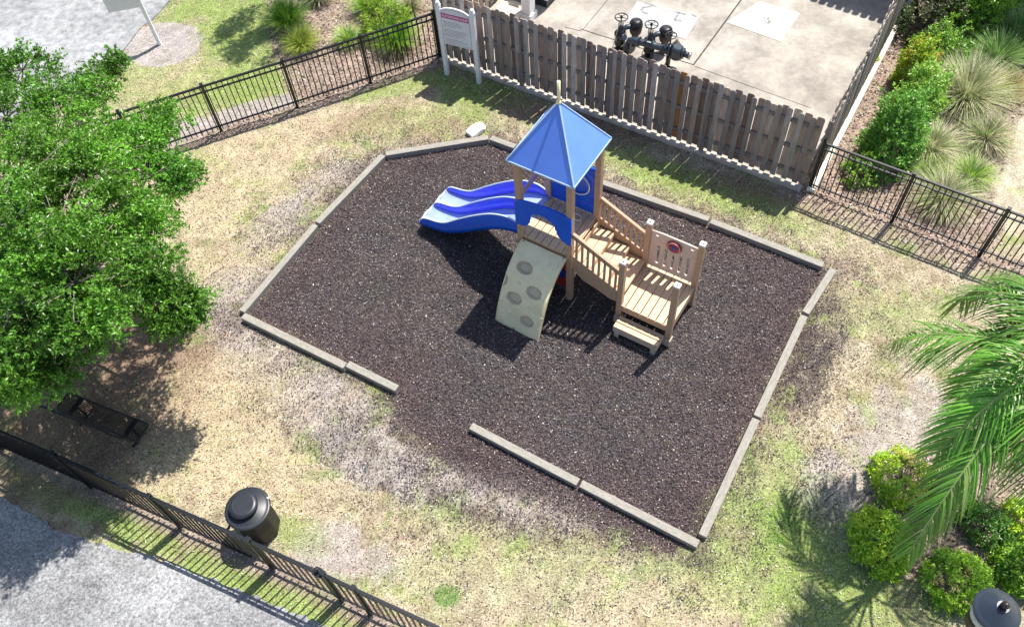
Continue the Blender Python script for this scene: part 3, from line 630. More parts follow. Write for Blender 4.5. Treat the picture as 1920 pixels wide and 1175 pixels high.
# roof
RH, RZ0, RZ1 = .665, 3.42, 4.48
cs = [(-RH, -RH), (RH, -RH), (RH, RH), (-RH, RH)]
for k in range(4):
    (x0, y0), (x1, y1) = cs[k], cs[(k + 1) % 4]
    mx_, my_ = (x0 + x1) / 2, (y0 + y1) / 2
    b = MB(); V = [(x0, y0, RZ0), (x1, y1, RZ0), (0, 0, RZ1), (x0 * .965, y0 * .965, RZ0 - .008), (x1 * .965, y1 * .965, RZ0 - .008), (0, 0, RZ1 - .05)]
    b.add(V, [(0, 1, 2), (3, 5, 4), (0, 3, 4, 1), (1, 4, 5, 2), (2, 5, 3, 0)]); p = b.build('roof_panel', M['roof'], PS)
    nrm = Vector((mx_ / RH, my_ / RH, .63)).normalized()
    if k in (0, 2): b = MB(); e = Vector((x1, y1, 0)) - Vector((x0, y0, 0)); s0 = Vector((x0, y0, RZ0)) + e * .42; 
    if k in (0, 2): b.bar(s0 + nrm * .002, Vector((0, 0, RZ1 - .02)) + nrm * .002, .014, .006, up=nrm); b.build('seam', M['roof'], p)
    b = MB(); b.bar((x0, y0, RZ0 + .005), (0, 0, RZ1 + .01), .027, .02); b.build('ridge_trim', M['rooftrim'], p, .006)
    b = MB(); b.bar((x0 * 1.0, y0 * 1.0, RZ0 - .012), (x1 * 1.0, y1 * 1.0, RZ0 - .012), .02, .035); b.build('eave_trim', M['rooftrim'], p, .004)
b = MB(); b.tube([(0, 0, 4.42), (0, 0, 4.90)], .028, 12); b.lathe([(.05, 0), (.04, .03), (.028, .05)], (0, 0, 4.46), 12); b.build('roof_pole', M['cream'], PS)
b = MB(); b.bar((-.53, -.53, 3.36), (.53, .53, 3.36), .04, .06); b.bar((-.53, .53, 3.29), (.53, -.53, 3.29), .04, .06); b.build('roof_brace', M['canmetal'], PS)

# front arch panel
top = [(-.585, 2.36), (-.48, 2.43), (-.34, 2.475), (-.15, 2.51), (.1, 2.54), (.3, 2.54), (.45, 2.52), (.585, 2.47)]
low = [(.585, 1.78), (.50, 1.79), (.41, 1.83), (.34, 1.90), (.30, 1.98), (.30, 2.03), (.27, 2.06), (.26, 2.13), (.2, 2.21), (.08, 2.265), (-.07, 2.285), (-.19, 2.245), (-.26, 2.14), (-.275, 2.02), (-.30, 1.92), (-.35, 1.83), (-.44, 1.775), (-.585, 1.765)]
curve_panel('arch_panel', [top + low], .045, M['blue'], PS, lambda x, y, z: (x, -.60 + z, y), .01)
# back panel with ring
panel = [(-.47, 1.47), (.47, 1.47), (.47, 2.66), (-.47, 2.66)]
bp_ = curve_panel('back_panel', [panel], .05, M['blue'], PS, lambda x, y, z: (x, .53 + z, y), .01)
for k, (x, z, l, a) in enumerate([(.30, 1.70, .12, .3), (.36, 1.82, .10, -.6), (.25, 1.66, .09, .8), (-.2, 1.7, .16, .1), (-.3, 1.62, .14, .2), (.4, 2.3, .12, .2), (.38, 2.5, .1, -.3), (.40, 2.62, .1, .3), (.1, 1.62, .12, 0), (.42, 1.98, .09, .5)]):
    b = MB(); b.bar((x - l * math.cos(a), .503, z - l * math.sin(a) * .5), (x + l * math.cos(a), .503, z + l * math.sin(a) * .5), .014, .014); b.build('moulded_ridge', M['slide'], bp_, .005)
b = MB(); b.torus((.10, .47, 2.17), .27, .014, (0, 1, 0), 36, 8); b.build('bubble_rim', M['white'], bp_)
b = MB(); b.torus((.235, .26, 1.50), .085, .011, (.3, .2, 1), 24, 6); b.build('small_ring', M['white'], PS)
# lavender bar over the slide entrance
b = MB(); b.box((-.585, 0, 2.34), (.05, .95, .13)); b.build('hood_bar', M['lavender'], PS, .015)
# landing guard panel
outline = [(1.68, .68), (2.61, .68), (2.61, 1.69), (2.40, 1.70), (1.90, 1.70), (1.68, 1.68)]
holes = [stadium(1.855 + .153 * k, 1.07 if k != 2 else 1.03, .068, .54 if k != 2 else .44) for k in range(5)] + [circ(1.80, 1.60, .045, .03), circ(2.50, 1.60, .045, .03)]
gp_ = curve_panel('guard_panel', [outline] + holes, .035, M['pinkcream'], PS, lambda x, y, z: (x, .53 + z, y), .006)
b = MB(); b.lathe([(.15, 0), (.15, .03), (.13, .038), (.02, .04)], (0, 0, 0), 28)
b.v = [(2.16 + x, .508 - z, 1.50 + y) for x, y, z in b.v]; em = b.build('emblem_disc', M['red'], gp_, 0)
b = MB(); b.lathe([(.045, 0), (.04, .012)], (0, 0, 0), 16); 
for k in range(5):
    a = 2 * math.pi * k / 5 + .3; b.prism([(.03 * math.cos(a - .6), .03 * math.sin(a - .6)), (.11 * math.cos(a), .11 * math.sin(a)), (.03 * math.cos(a + .6), .03 * math.sin(a + .6))], 0, .008)
b.v = [(2.16 + x, .468 - z, 1.50 + y) for x, y, z in b.v]; b.build('emblem_star', M['bluedisc'], em)
b = MB(); b.torus((2.16, .468, 1.50), .125, .007, (0, 1, 0), 28, 6); b.build('emblem_ring', M['pinkcream'], em)
# low play panel under the deck
curve_panel('play_panel', [[(-.45, .08), (.45, .08), (.45, 1.12), (-.45, 1.12)]], .04, M['red'], PS, lambda x, y, z: (x, -.36 + z, y), .008)
b = MB(); b.lathe([(.20, 0), (.19, .02)], (0, 0, 0), 24); b.v = [(.17 + x, -.382 - z, .52 + y) for x, y, z in b.v]; b.build('play_disc', M['bluedisc'], PS)

# climbing wall: an arched moulded sheet with hollow handholds
prof = [(-.60, 1.335), (-.70, 1.315), (-.85, 1.255), (-1.0, 1.165), (-1.17, 1.015), (-1.33, .83), (-1.48, .575), (-1.61, .29), (-1.70, .08), (-1.725, .0)]
def resample(P, n):
    P = [Vector(p) for p in P]; d = [0]
    for i in range(1, len(P)): d.append(d[-1] + (P[i] - P[i - 1]).length)
    out = []
    for k in range(n):
        t = d[-1] * k / (n - 1); i = 0
        while i < len(d) - 2 and d[i + 1] < t: i += 1
        out.append(P[i].lerp(P[i + 1], (t - d[i]) / max(1e-9, d[i + 1] - d[i])))
    return out, d[-1]
NS, NU = 150, 90
pr_, plen = resample(prof, NS)
for _ in range(14): pr_ = [pr_[0]] + [(pr_[i - 1] + pr_[i] * 2 + pr_[i + 1]) / 4 for i in range(1, NS - 1)] + [pr_[-1]]
# handholds: u, distance down the sheet, radii, depth
HO = [(-.16, .49, .165, .115, .065), (.185, .86, .165, .115, .05), (-.17, 1.13, .165, .115, .05), (.19, 1.50, .145, .11, .05), (-.49, .86, .09, .11, .05), (.26, .24, .05, .045, .014), (-.17, .80, .045, .04, .026), (.18, 1.20, .05, .03, .03), (-.22, 1.47, .05, .04, -.03)]
V, Cc = [], []
for i in range(NS):
    p = pr_[i]; t = (pr_[min(i + 1, NS - 1)] - pr_[max(0, i - 1)]).normalized(); nn = Vector((t.y, -t.x)); 
    if nn.x > 0: nn = -nn
    if nn.y < 0 and i < 10: nn = -nn
    s = plen * i / (NS - 1)
    for j in range(NU):
        u = -.485 + .97 * j / (NU - 1); dep = 0; hole = 0
        for hu, hs, ra, rb, dd in HO:
            q = math.sqrt(((u - hu) / ra) ** 2 + ((s - hs) / rb) ** 2)
            f = 1 - min(1, max(0, (q - .86) / .14)); f = f * f * (3 - 2 * f); dep += dd * f
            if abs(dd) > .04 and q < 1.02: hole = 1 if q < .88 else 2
        for hu, hs, ra, rb, dd in HO[:5]:
            q = math.sqrt(((u - hu) / ra) ** 2 + ((s - hs) / rb) ** 2); dep -= .010 * math.exp(-((q - 1.09) / .07) ** 2)
        dep += .006 * math.sin(s * 9 + u * 5) + .004 * math.sin(u * 13 - s * 6)
        dep -= .010 * math.exp(-((s - 1.30 - .05 * math.sin(u * 7)) / .012) ** 2)
        edge_ = max(0, (abs(u) - .462) / .023); dep += .022 * edge_ ** 2
        V.append((u, p.x - nn.x * dep, p.y - nn.y * dep)); Cc.append(hole)
b = MB(); F = []; Hf = []
for i in range(NS - 1):
    for j in range(NU - 1):
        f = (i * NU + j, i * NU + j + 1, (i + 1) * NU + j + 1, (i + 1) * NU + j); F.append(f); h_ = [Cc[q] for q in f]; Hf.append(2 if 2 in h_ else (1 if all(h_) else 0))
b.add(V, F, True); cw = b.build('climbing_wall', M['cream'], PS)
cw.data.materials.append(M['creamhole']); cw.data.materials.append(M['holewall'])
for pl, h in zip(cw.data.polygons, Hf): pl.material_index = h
so = cw.modifiers.new('thickness', 'SOLIDIFY'); so.thickness = .03; so.offset = 0
for su in (-1, 1):
    b = MB(); P = [tuple(p) for p in pr_[::6]] + [tuple(pr_[-1])]
    inner = []
    for i, p in enumerate(P): q = Vector(p); c = Vector((-.55, -.1)); d = (c - q).normalized(); inner.append(tuple(q + d * .085))
    V = [(su * .487, p[0], p[1]) for p in P] + [(su * .487, p[0], max(0, p[1])) for p in inner] + [(su * .462, p[0], p[1]) for p in P] + [(su * .462, p[0], max(0, p[1])) for p in inner]
    n = len(P); F = []
    for i in range(n - 1):
        F += [(i, i + 1, n + i + 1, n + i), (2 * n + i, 3 * n + i, 3 * n + i + 1, 2 * n + i + 1), (i, 2 * n + i, 2 * n + i + 1, i + 1), (n + i, n + i + 1, 3 * n + i + 1, 3 * n + i)]
    b.add(V, F, True); b.build('side_flange', M['cream'], cw)
for u in (-.43, .44): b = MB(); b.lathe([(.013, 0), (.01, .012)], (u, -.635, 1.345), 8); b.build('bolt', M['canmetal'], cw)

# double slide leaving the deck on the left
rail = [(-.56, 1.56), (-.66, 1.64), (-.80, 1.665), (-.97, 1.64), (-1.25, 1.53), (-1.5, 1.36), (-1.7, 1.21), (-1.92, 1.03), (-2.12, .86), (-2.28, .71), (-2.42, .585), (-2.56, .51), (-2.72, .465), (-2.88, .45), (-3.0, .42), (-3.08, .36), (-3.11, .28)]
bed = [(-.50, 1.42), (-.66, 1.42), (-.80, 1.40), (-.97, 1.34), (-1.25, 1.19), (-1.5, 1.01), (-1.7, .86), (-1.92, .70), (-2.12, .56), (-2.28, .455), (-2.42, .375), (-2.56, .32), (-2.72, .29), (-2.88, .275), (-3.0, .27), (-3.08, .265), (-3.13, .235)]
NP = 60; RR, _ = resample(rail, NP); BB, _ = resample(bed, NP)
for _ in range(5):
    RR = [RR[0]] + [(RR[i - 1] + RR[i] * 2 + RR[i + 1]) / 4 for i in range(1, NP - 1)] + [RR[-1]]
    BB = [BB[0]] + [(BB[i - 1] + BB[i] * 2 + BB[i + 1]) / 4 for i in range(1, NP - 1)] + [BB[-1]]
HW = .50
def sweep(name, sec, m, parent, closed=True, smooth=True):
    """sec(i) -> list of (u,v,z)"""
    b = MB(); S = [sec(i) for i in range(NP)]; k = len(S[0]); V = [p for s in S for p in s]; F = []
    for i in range(NP - 1):
        for j in range(k if closed else k - 1):
            F.append((i * k + j, i * k + (j + 1) % k, (i + 1) * k + (j + 1) % k, (i + 1) * k + j))
    if closed: F += [tuple(range(k))[::-1], tuple((NP - 1) * k + j for j in range(k))]
    b.add(V, F, smooth); return b.build(name, m, parent)
def bedsec(v0, v1):
    def f(i):
        q = BB[i]; out = []
        for k in range(9):
            t = k / 8; v = v0 + (v1 - v0) * t; out.append((q.x, v, q.y + .05 * abs(2 * t - 1) ** 4))
        return out + [(q.x + .01, v1, q.y - .035), (q.x + .01, v0, q.y - .035)]
    return f
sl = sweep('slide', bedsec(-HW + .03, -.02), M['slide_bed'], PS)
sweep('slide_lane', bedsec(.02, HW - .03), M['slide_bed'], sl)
for v in (-HW, 0.0, HW):
    def wall(i, v=v):
        r, q = RR[i], BB[i]; w = .026; hh = max(.02, r.y - q.y); lo = -.09 if v != 0 else -.03
        return [(r.x, v - w, r.y - .02), (r.x, v - w * .5, r.y), (r.x, v + w * .5, r.y), (r.x, v + w, r.y - .02), (q.x, v + w + .012, q.y + .01), (q.x, v + w, q.y + lo), (q.x, v - w, q.y + lo), (q.x, v - w - .012, q.y + .01)]
    wl = sweep('slide_side', wall, M['blue'] if v < 0 else M['slide'], sl)
    b = MB(); b.tube([(RR[i].x, v, RR[i].y + .004) for i in range(0, NP)], .017, 8); b.build('slide_rim', M['slide_rim'], wl)
b = MB(); b.tube([(BB[-1].x - .005, v, BB[-1].y - .005 + .03 * abs(math.sin(v * 6.2)) ** 8) for v in np.linspace(-HW, HW, 21)], .028, 8); b.build('exit_lip', M['slide_rim'], sl)
b = MB(); b.box((-2.75, 0, .13), (.08, .7, .30)); b.build('slide_foot', M['blue'], sl, .01)

# ------------------------------------------------------------------ black metal fences
def fence_panel(a, b_, parent, h=1.36, n=15, name='fence_panel'):
    a, b_ = Vector(a), Vector(b_); mb = MB(); d = b_ - a
    for z, w in ((h, .042), (h - .15, .032), (.17, .032)): mb.bar((a.x, a.y, z), (b_.x, b_.y, z), w, w)
    for k in range(n):
        q = a + d * (k + .5) / n; mb.box((q.x, q.y, (h + .06) / 2), (.022, .022, h - .06), rz=math.atan2(d.y, d.x))
    return mb.build(name, M['black'], parent)
def fence_post(q, rz, parent, h=1.42, w=.065, name='post'):
    mb = MB(); mb.box((q[0], q[1], h / 2 - .02), (w, w, h + .04), rz=rz); p = mb.build(name, M['black'], parent)
    mb = MB(); mb.box((q[0], q[1], h + .012), (w + .012, w + .012, .022), rz=rz); mb.build('cap', M['black'], p, .004)
    return p
def run(name, pts, label, skip=(), h=1.36):
    root = empty(name, (pts[0][0], pts[0][1], 0), 0, label, 'fence'); inv = Vector((pts[0][0], pts[0][1]))
    L = [Vector(p) - inv for p in pts]
    for i, p in enumerate(L):
        d = L[min(i + 1, len(L) - 1)] - L[max(i - 1, 0)]; fence_post(p, math.atan2(d.y, d.x), root, h + .06)
        if i + 1 < len(L) and i not in skip: fence_panel(L[i], L[i + 1], root, h, max(3, round((L[i + 1] - L[i]).length / .122)))
    return root
run('metal_fence', [(-10.03, 14.37), (-8.27, 14.98), (-6.51, 15.62), (-4.74, 16.23), (-2.97, 16.87), (-1.24, 17.52)], 'black metal picket fence from the oak to the magenta headed sign')
run('metal_fence', [(6.62, 12.18), (8.06, 11.11), (9.48, 10.04), (10.92, 8.97), (12.4, 7.9)], 'black metal picket fence from the wooden fence corner towards the palm')
bf = [(-11.5, 8.50), (-9.62, 7.62), (-7.80, 6.70), (-6.04, 5.78), (-4.36, 4.91), (-3.17, 4.28), (-2.70, 4.02), (-1.05, 3.14), (.6, 2.26), (2.2, 1.4)]
run('metal_fence', bf, 'black metal picket fence along the road, lower left, holding the gate', skip=(4,))
g0, g1 = Vector((-4.36, 4.91)), Vector((-3.17, 4.28)); gd = (g1 - g0).normalized(); org = g0
gate = empty('metal_gate', (g0.x, g0.y, 0), 0, 'black metal gate in the roadside fence, just right of the trash can', 'gate')
ga, gb = gd * .06, (g1 - g0) - gd * .06
fence_panel(ga, gb, gate, 1.34, 9, 'gate_leaf')
mb = MB(); 
for q in (ga, gb): mb.box((q.x, q.y, .72), (.045, .045, 1.28), rz=math.atan2(gd.y, gd.x))
mb.box(((ga + gb).x / 2 * 1, (ga + gb).y / 2, .75), (.02, .02, .02)); mb.build('gate_frame', M['black'], gate)
mb = MB(); nrm = Vector((-gd.y, gd.x)); q = gb - gd * .04
mb.box((q.x + nrm.x * .03, q.y + nrm.y * .03, 1.22), (.10, .07, .34), rz=math.atan2(gd.y, gd.x)); mb.box((q.x - nrm.x * .04, q.y - nrm.y * .04, 1.32), (.16, .05, .05), rz=math.atan2(gd.y, gd.x)); mb.cyl((q.x, q.y, 1.34), (q.x, q.y, 1.50), .028); mb.build('latch', M['black'], gate, .005)
for z in (.35, 1.15): mb = MB(); mb.cyl((gd.x * .03, gd.y * .03, z - .05), (gd.x * .03, gd.y * .03, z + .05), .025); mb.build('hinge', M['black'], gate)

# ------------------------------------------------------------------ weathered wooden fence (boards alternate front and back)
def picket(name, P0, U2, N2, a, off, parent, w, h, tint, lean, z0=.13, pts=None):
    """one dog-eared board at distance a along the run, off in front of the rails"""
    t = .018; e = .03
    prof_ = [(-w / 2, 0), (w / 2, 0), (w / 2, h - .035), (w / 2 - e, h), (-w / 2 + e, h), (-w / 2, h - .035)]
    V = []
    for dep in (0, t):
        for x, z in prof_:
            q = P0 + U2 * (a + x + lean * z) + N2 * (off + dep + .008 * math.sin(a * 31) * z); V.append((q.x, q.y, z0 + z))
    F = [(0, 1, 2, 3, 4, 5), (11, 10, 9, 8, 7, 6)] + [(i, 6 + i, 6 + (i + 1) % 6, (i + 1) % 6) for i in range(6)]
    me = bpy.data.meshes.new(name); me.from_pydata(V, [], F); ca = me.color_attributes.new('Col', 'FLOAT_COLOR', 'POINT')
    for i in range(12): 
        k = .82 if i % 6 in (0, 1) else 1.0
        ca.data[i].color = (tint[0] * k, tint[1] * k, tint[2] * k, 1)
    me.materials.append(M['wood']); o = bpy.data.objects.new(name, me); COL.objects.link(o); o.parent = parent
    return o
WT = [(.31, .275, .25), (.38, .345, .32), (.27, .23, .205), (.35, .32, .305), (.24, .20, .18), (.43, .40, .365), (.32, .27, .235), (.30, .265, .25)]
def wood_run(label, P0, U2, N2, length, h, back_tint, orange=None, a0=0.0, z0=.13):
    root = empty('wooden_fence', (P0.x, P0.y, 0), 0, label, 'fence'); O = Vector((0, 0)); 
    mesh_col = lambda mb, tint: [setattr(x, 'color', (*tint, 1)) for x in mb.data.color_attributes.new('Col', 'FLOAT_COLOR', 'POINT').data]
    for z in (.38, 1.02, 1.68):
        mb = MB(); q0, q1 = U2 * a0, U2 * length; mb.bar((q0.x, q0.y, z + z0 - .1), (q1.x, q1.y, z + z0 - .1), .04, .085); o = mb.build('rail', M['wood'], root); mesh_col(o, (.23, .20, .18))
    a = a0
    while a < length + .01:
        mb = MB(); q = U2 * a; mb.box((q.x, q.y, .97), (.09, .09, 1.9), rz=math.atan2(U2.y, U2.x)); o = mb.build('fence_post', M['wood'], root); mesh_col(o, (.22, .19, .175)); a += 2.35
    k = 0; a = a0 + .06; r = random.Random(int(length * 10))
    while a < length:
        front = k % 2 == 0
        tint = r.choice(WT); f = r.uniform(.75, 1.2); tint = tuple(c * f * 1.18 for c in tint)
        nm, lab = 'picket', None
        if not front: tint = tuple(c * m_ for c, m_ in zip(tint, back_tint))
        if orange is not None and not front and abs(a - orange) < .125: tint = (.40, .21, .075); lab = 'orange stained picket'
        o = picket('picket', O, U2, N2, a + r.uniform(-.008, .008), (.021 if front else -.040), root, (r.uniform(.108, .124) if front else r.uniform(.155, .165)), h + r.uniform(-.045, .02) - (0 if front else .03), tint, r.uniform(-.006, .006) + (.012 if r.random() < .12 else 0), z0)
        if lab: o['label'] = lab
        k += 1; a += .124
    return root
NF = -FV                                      # the front run's outer side faces the play area
w1 = wood_run('weathered grey wooden picket fence between the play area and the concrete yard', FA, FU, NF, 9.38, 1.88, (.95, .82, .74), orange=6.45, z0=.15)
RN = Vector((RD.y, -RD.x))
w2 = wood_run('long grey wooden picket fence running away beside the right planting bed', RL + RN * .10, RD, RN, 11.5, 1.88, (.95, .9, .85), a0=.1)
w3 = wood_run('grey wooden picket fence at the back left of the yard, behind the white sign', FA + FU * .02 + FV * .12, FV, FU * -1, 6.0, 1.88, (.95, .82, .74), a0=.05)
# one odd post standing above the right run

# ------------------------------------------------------------------ rules sign
s0, s1 = Vector((-1.07, 16.95)), Vector((-.30, 16.54)); sm_ = (s0 + s1) / 2; sd_ = (s1 - s0).normalized()
S = empty('sign', (sm_.x, sm_.y, 0), math.atan2(sd_.y, sd_.x), 'white two-post sign with a magenta heading band, standing in front of the wooden fence', 'sign')
hw = (s1 - s0).length / 2
for sx in (-1, 1):
    b = MB(); b.box((sx * hw, 0, .98), (.10, .10, 2.0)); p = b.build('post', M['whitepaint'], S, .006)
    b = MB(); b.lathe([(.07, 0), (.07, .02), (.05, .035), (.055, .07), (.04, .10), (.01, .115)], (sx * hw, 0, 1.98), 16); b.build('finial', M['whitepaint'], p)
x0 = hw - .045
bo = [(-x0, .98), (x0, .98), (x0, 1.84)] + [(x0 * math.cos(a), 1.84 + .17 * math.sin(a)) for a in np.linspace(.25, math.pi - .25, 15)] + [(-x0, 1.84)]
bd = curve_panel('sign_board', [bo], .035, M['signface'], S, lambda x, y, z: (x, -.03 + z, y), .004)
b = MB(); b.box((0, -.0505, 1.775), (2 * x0 - .07, .004, .125)); b.build('heading_band', M['magenta'], bd)
b = MB()
for z in (1.02,): b.box((0, -.0498, z), (2 * x0 - .06, .003, .007))
for sx in (-1, 1): b.box((sx * (x0 - .03), -.0498, 1.36), (.007, .003, .70))
for k in range(14):
    a0, a1 = .25 + (math.pi - .5) * k / 14, .25 + (math.pi - .5) * (k + 1) / 14; f = lambda a: ((x0 - .03) * math.cos(a), -.0498, 1.81 + .155 * math.sin(a)); b.bar(f(a0), f(a1), .003, .007)
b.build('border', M['signborder'], bd)
b = MB(); r = random.Random(5); z = 1.66
for k, wd in enumerate([.40, .50, .46, .30, 0, .55, .57, .50, .53, .38, 0, .42, .55, .30]):
    z -= .043
    if wd:
        x = -x0 + .07; end = x + wd * 1.0
        while x < end: l = r.uniform(.02, .06); b.box((x + l / 2, -.0495, z), (l, .003, .010)); x += l + .012
b.build('printed_lines', M['signline'], bd)
def text(name, body, size, m, parent, loc, rot, depth=.003, align='CENTER', sx=1.0):
    cu = bpy.data.curves.new(name, 'FONT'); cu.body = body; cu.size = size; cu.align_x = align; cu.align_y = 'CENTER'; cu.extrude = depth; cu.offset = .0012
    t = bpy.data.objects.new(name, cu); COL.objects.link(t); me = bpy.data.meshes.new_from_object(t); bpy.data.objects.remove(t); bpy.data.curves.remove(cu)
    me.name = name; me.materials.clear(); me.materials.append(m); o = bpy.data.objects.new(name, me); COL.objects.link(o); o.parent = parent; o.location = loc; o.rotation_euler = rot; o.scale = (sx, 1, 1); return o
text('heading_text', 'PLAYGROUND RULES', .085, M['whitepaint'], bd, (0, -.053, 1.775), (math.pi / 2, 0, 0), sx=.80)

# white sign by the parking lot
WS = empty('small_sign', (-8.57, 19.15, 0), math.radians(8), 'white post with a small white panel in the round sandy patch by the parking lot', 'sign')
b = MB(); b.box((0, 0, .78), (.085, .085, 1.6)); p = b.build('post', M['whitepaint'], WS, .005)
b = MB(); b.box((-.42, 0, 1.33), (.80, .03, .42)); bd = b.build('sign_board', M['signface'], WS, .006)
b = MB(); b.box((-.40, 0, 1.57), (.84, .06, .05)); b.build('bracket', M['whitepaint'], WS, .005)

# ------------------------------------------------------------------ pipework in the yard
PP = empty('backflow_preventer', (3.95, 16.75, 0), math.atan2(-.62, 1.0) + .02, 'dark valve pipework with black handwheels on the concrete behind the wooden fence', 'pipework')
# local x runs along the main pipe (lower right), local y away from the camera
b = MB(); b.tube([(-.62, -.02, .05), (-.62, -.02, .34), (-.58, -.02, .46), (-.45, -.02, .50), (.45, -.02, .50)], .085, 14)
b.cyl((-.36, -.02, .5), (-.32, -.02, .5), .12); b.cyl((.0, -.02, .5), (.03, -.02, .5), .12); b.cyl((.36, -.02, .5), (.40, -.02, .5), .125); b.build('main_pipe', M['pipe'], PP)
b = MB(); b.lathe([(.14, -.16), (.16, -.10), (.165, .02), (.15, .12), (.10, .17)], (.62, -.02, .5), 18); b.cyl((.42, -.02, .5), (.47, -.02, .5), .15); b.cyl((.76, -.02, .5), (.80, -.02, .5), .13); b.cyl((.80, -.02, .5), (.92, -.02, .48), .075); b.build('check_valve', M['pipe'], PP)
b = MB(); b.cyl((.92, -.02, .48), (.97, -.02, .475), .09); b.build('end_cap', M['steel'], PP)
def wheel(parent, c, R, sp=5):
    b = MB(); b.torus(c, R, .014, (0, 0, 1), 26, 6)
    for k in range(sp): a = 2 * math.pi * k / sp; b.tube([c, (c[0] + R * math.cos(a), c[1] + R * math.sin(a), c[2])], .009, 6)
    b.lathe([(.03, -.03), (.03, .02), (.018, .05)], c, 10); return b.build('handwheel', M['pipedark'], parent)
for x, y in ((-.88, .10), (-.12, .12)):
    b = MB(); b.lathe([(.09, 0), (.09, .16), (.13, .18), (.13, .24), (.11, .26), (.12, .40), (.15, .46), (.15, .52), (.09, .56), (.05, .70)], (x, y, .0), 18); v = b.build('gate_valve', M['pipedark'], PP)
    b = MB(); b.cyl((x, y, .55), (x, y, .98), .016); b.bar((x - .06, y, .55), (x - .05, y, .82), .02, .02); b.bar((x + .06, y, .55), (x + .05, y, .82), .02, .02); b.build('yoke', M['pipedark'], v)
    wheel(v, (x, y, .96), .155)
    b = MB(); b.lathe([(.10, 0), (.11, .05), (.085, .09), (.085, .34), (.13, .38), (.15, .44), (.15, .50), (.13, .56)], (x + .28, y + .30, .0), 18); r_ = b.build('riser', M['rust'], PP)
    b = MB(); b.lathe([(.15, 0), (.17, .03), (.17, .09), (.14, .17), (.07, .21)], (x + .28, y + .30, .55), 18)
    for k in range(8): a = 2 * math.pi * k / 8; b.tube([(x + .28 + .155 * math.cos(a), y + .30 + .155 * math.sin(a), .53), (x + .28 + .155 * math.cos(a), y + .30 + .155 * math.sin(a), .68)], .014, 6)
    b.build('valve_bonnet', M['pipedark'], r_)
    b = MB(); b.tube([(x, y, .5), (x + .1, y + .12, .62), (x + .28, y + .30, .60)], .065, 12); b.tube([(x, y + .02, .34), (x + .05, y - .06, .44), (x + .16, y - .11, .50)], .075, 12); b.build('elbow', M['pipe'], v)
    b = MB(); b.tube([(x - .02, y - .06, .80), (x - .10, y - .20, .22), (x - .12, y - .22, .02)], .010, 6); b.tube([(x + .14, y + .02, .62), (x + .16, y - .12, .30), (x + .10, y - .16, .24)], .016, 6); b.build('rod', M['steel'], v)
b = MB(); b.lathe([(.06, 0), (.06, .50), (.08, .52), (.08, .60), (.03, .64)], (.42, .02, .50 - .5), 14); b.cyl((.42, .02, .6), (.42, .02, .90), .018); v = b.build('small_valve', M['pipedark'], PP)
wheel(v, (.42, .02, .88), .13)
b = MB(); b.lathe([(.06, 0), (.06, .16), (.10, .19), (.11, .26), (.09, .30), (.04, .32), (.04, .40)], (.44, .50, .02), 14); b.build('relief_valve', M['rust'], PP)
for x in (-.62, .02, .42): b = MB(); b.cyl((x + .02, -.10, .0), (x + .02, -.10, .42), .035); b.box((x + .02, -.10, .03), (.14, .14, .06)); b.build('support_stand', M['pipedark'], PP)

# white square column and cabinet at the back of the yard
cb = empty('white_column', (1.10, 18.80, 0), math.radians(-35), 'white square column with a panelled face, rising behind the wooden fence', 'column')
b = MB(); b.box((0, 0, 1.5), (.26, .26, 3.0)); b.build('shaft', M['whitepaint'], cb, .006)
b = MB(); b.box((0, 0, .12), (.34, .34, .24)); b.build('plinth', M['whitepaint'], cb, .01)
b = MB()
for sx in (-1, 1): b.box((sx * .10, -.133, 1.5), (.03, .01, 2.7))
b.build('corner_trim', M['whitepaint'], cb)
wc = empty('utility_trailer', (1.86, 20.35, 0), math.radians(55), 'white box body with dark grey skirt, at the top edge behind the white column', 'cabinet')
b = MB(); b.box((0, 0, .75), (2.4, 1.1, .9)); b.build('box_body', M['whitepaint'], wc, .02)
b = MB(); b.box((0, 0, .19), (2.3, 1.0, .28)); b.build('skirt', M['canmetal'], wc, .02)
b = MB(); b.lathe([(.30, 0), (.36, .10), (.34, .22), (.28, .24), (.26, .16)], (0, 0, 0), 20); o = b.build('planter', M['concrete_clean']); o.location = (.62, 18.95, .05); tag(o, 'pale round planter of dry leaves beside the white column', 'planter')

# ------------------------------------------------------------------ trash can
TC = empty('trash_can', (-4.60, 5.64, 0), .3, 'round black trash can with a raised lid, beside the roadside fence', 'trash can')
b = MB(); b.lathe([(.30, .02), (.325, .06), (.345, .45), (.335, .80), (.33, .86)], (0, 0, 0), 8, smooth=False); b.build('body', M['canbody'], TC, .02)
b = MB(); b.lathe([(.345, .845), (.372, .855), (.378, .88), (.365, .90), (.335, .895), (.30, .905), (.20, .935), (.17, .94)], (0, 0, 0), 40); lid = b.build('lid', M['canmetal'], TC)
b = MB(); b.lathe([(.17, .90), (.17, .95), (.165, 1.02)], (0, 0, 0), 28); b.build('lid_neck', M['blackmesh'], lid)
b = MB(); b.lathe([(.19, .985), (.235, .99), (.24, 1.01), (.225, 1.035), (.17, 1.05), (.16, 1.048)], (-.03, .02, 0), 36); b.build('lid_cap', M['canmetal'], lid)
b = MB(); b.box((.365, .04, .90), (.05, .035, .03)); b.build('lid_clip', M['white'], TC, .005)
b = MB(); b.tube([(-.3, -.12, .84), (-.40, -.18, .78), (-.42, -.20, .5), (-.42, -.2, .05)], .022, 8); b.build('anchor_post', M['black'], TC)

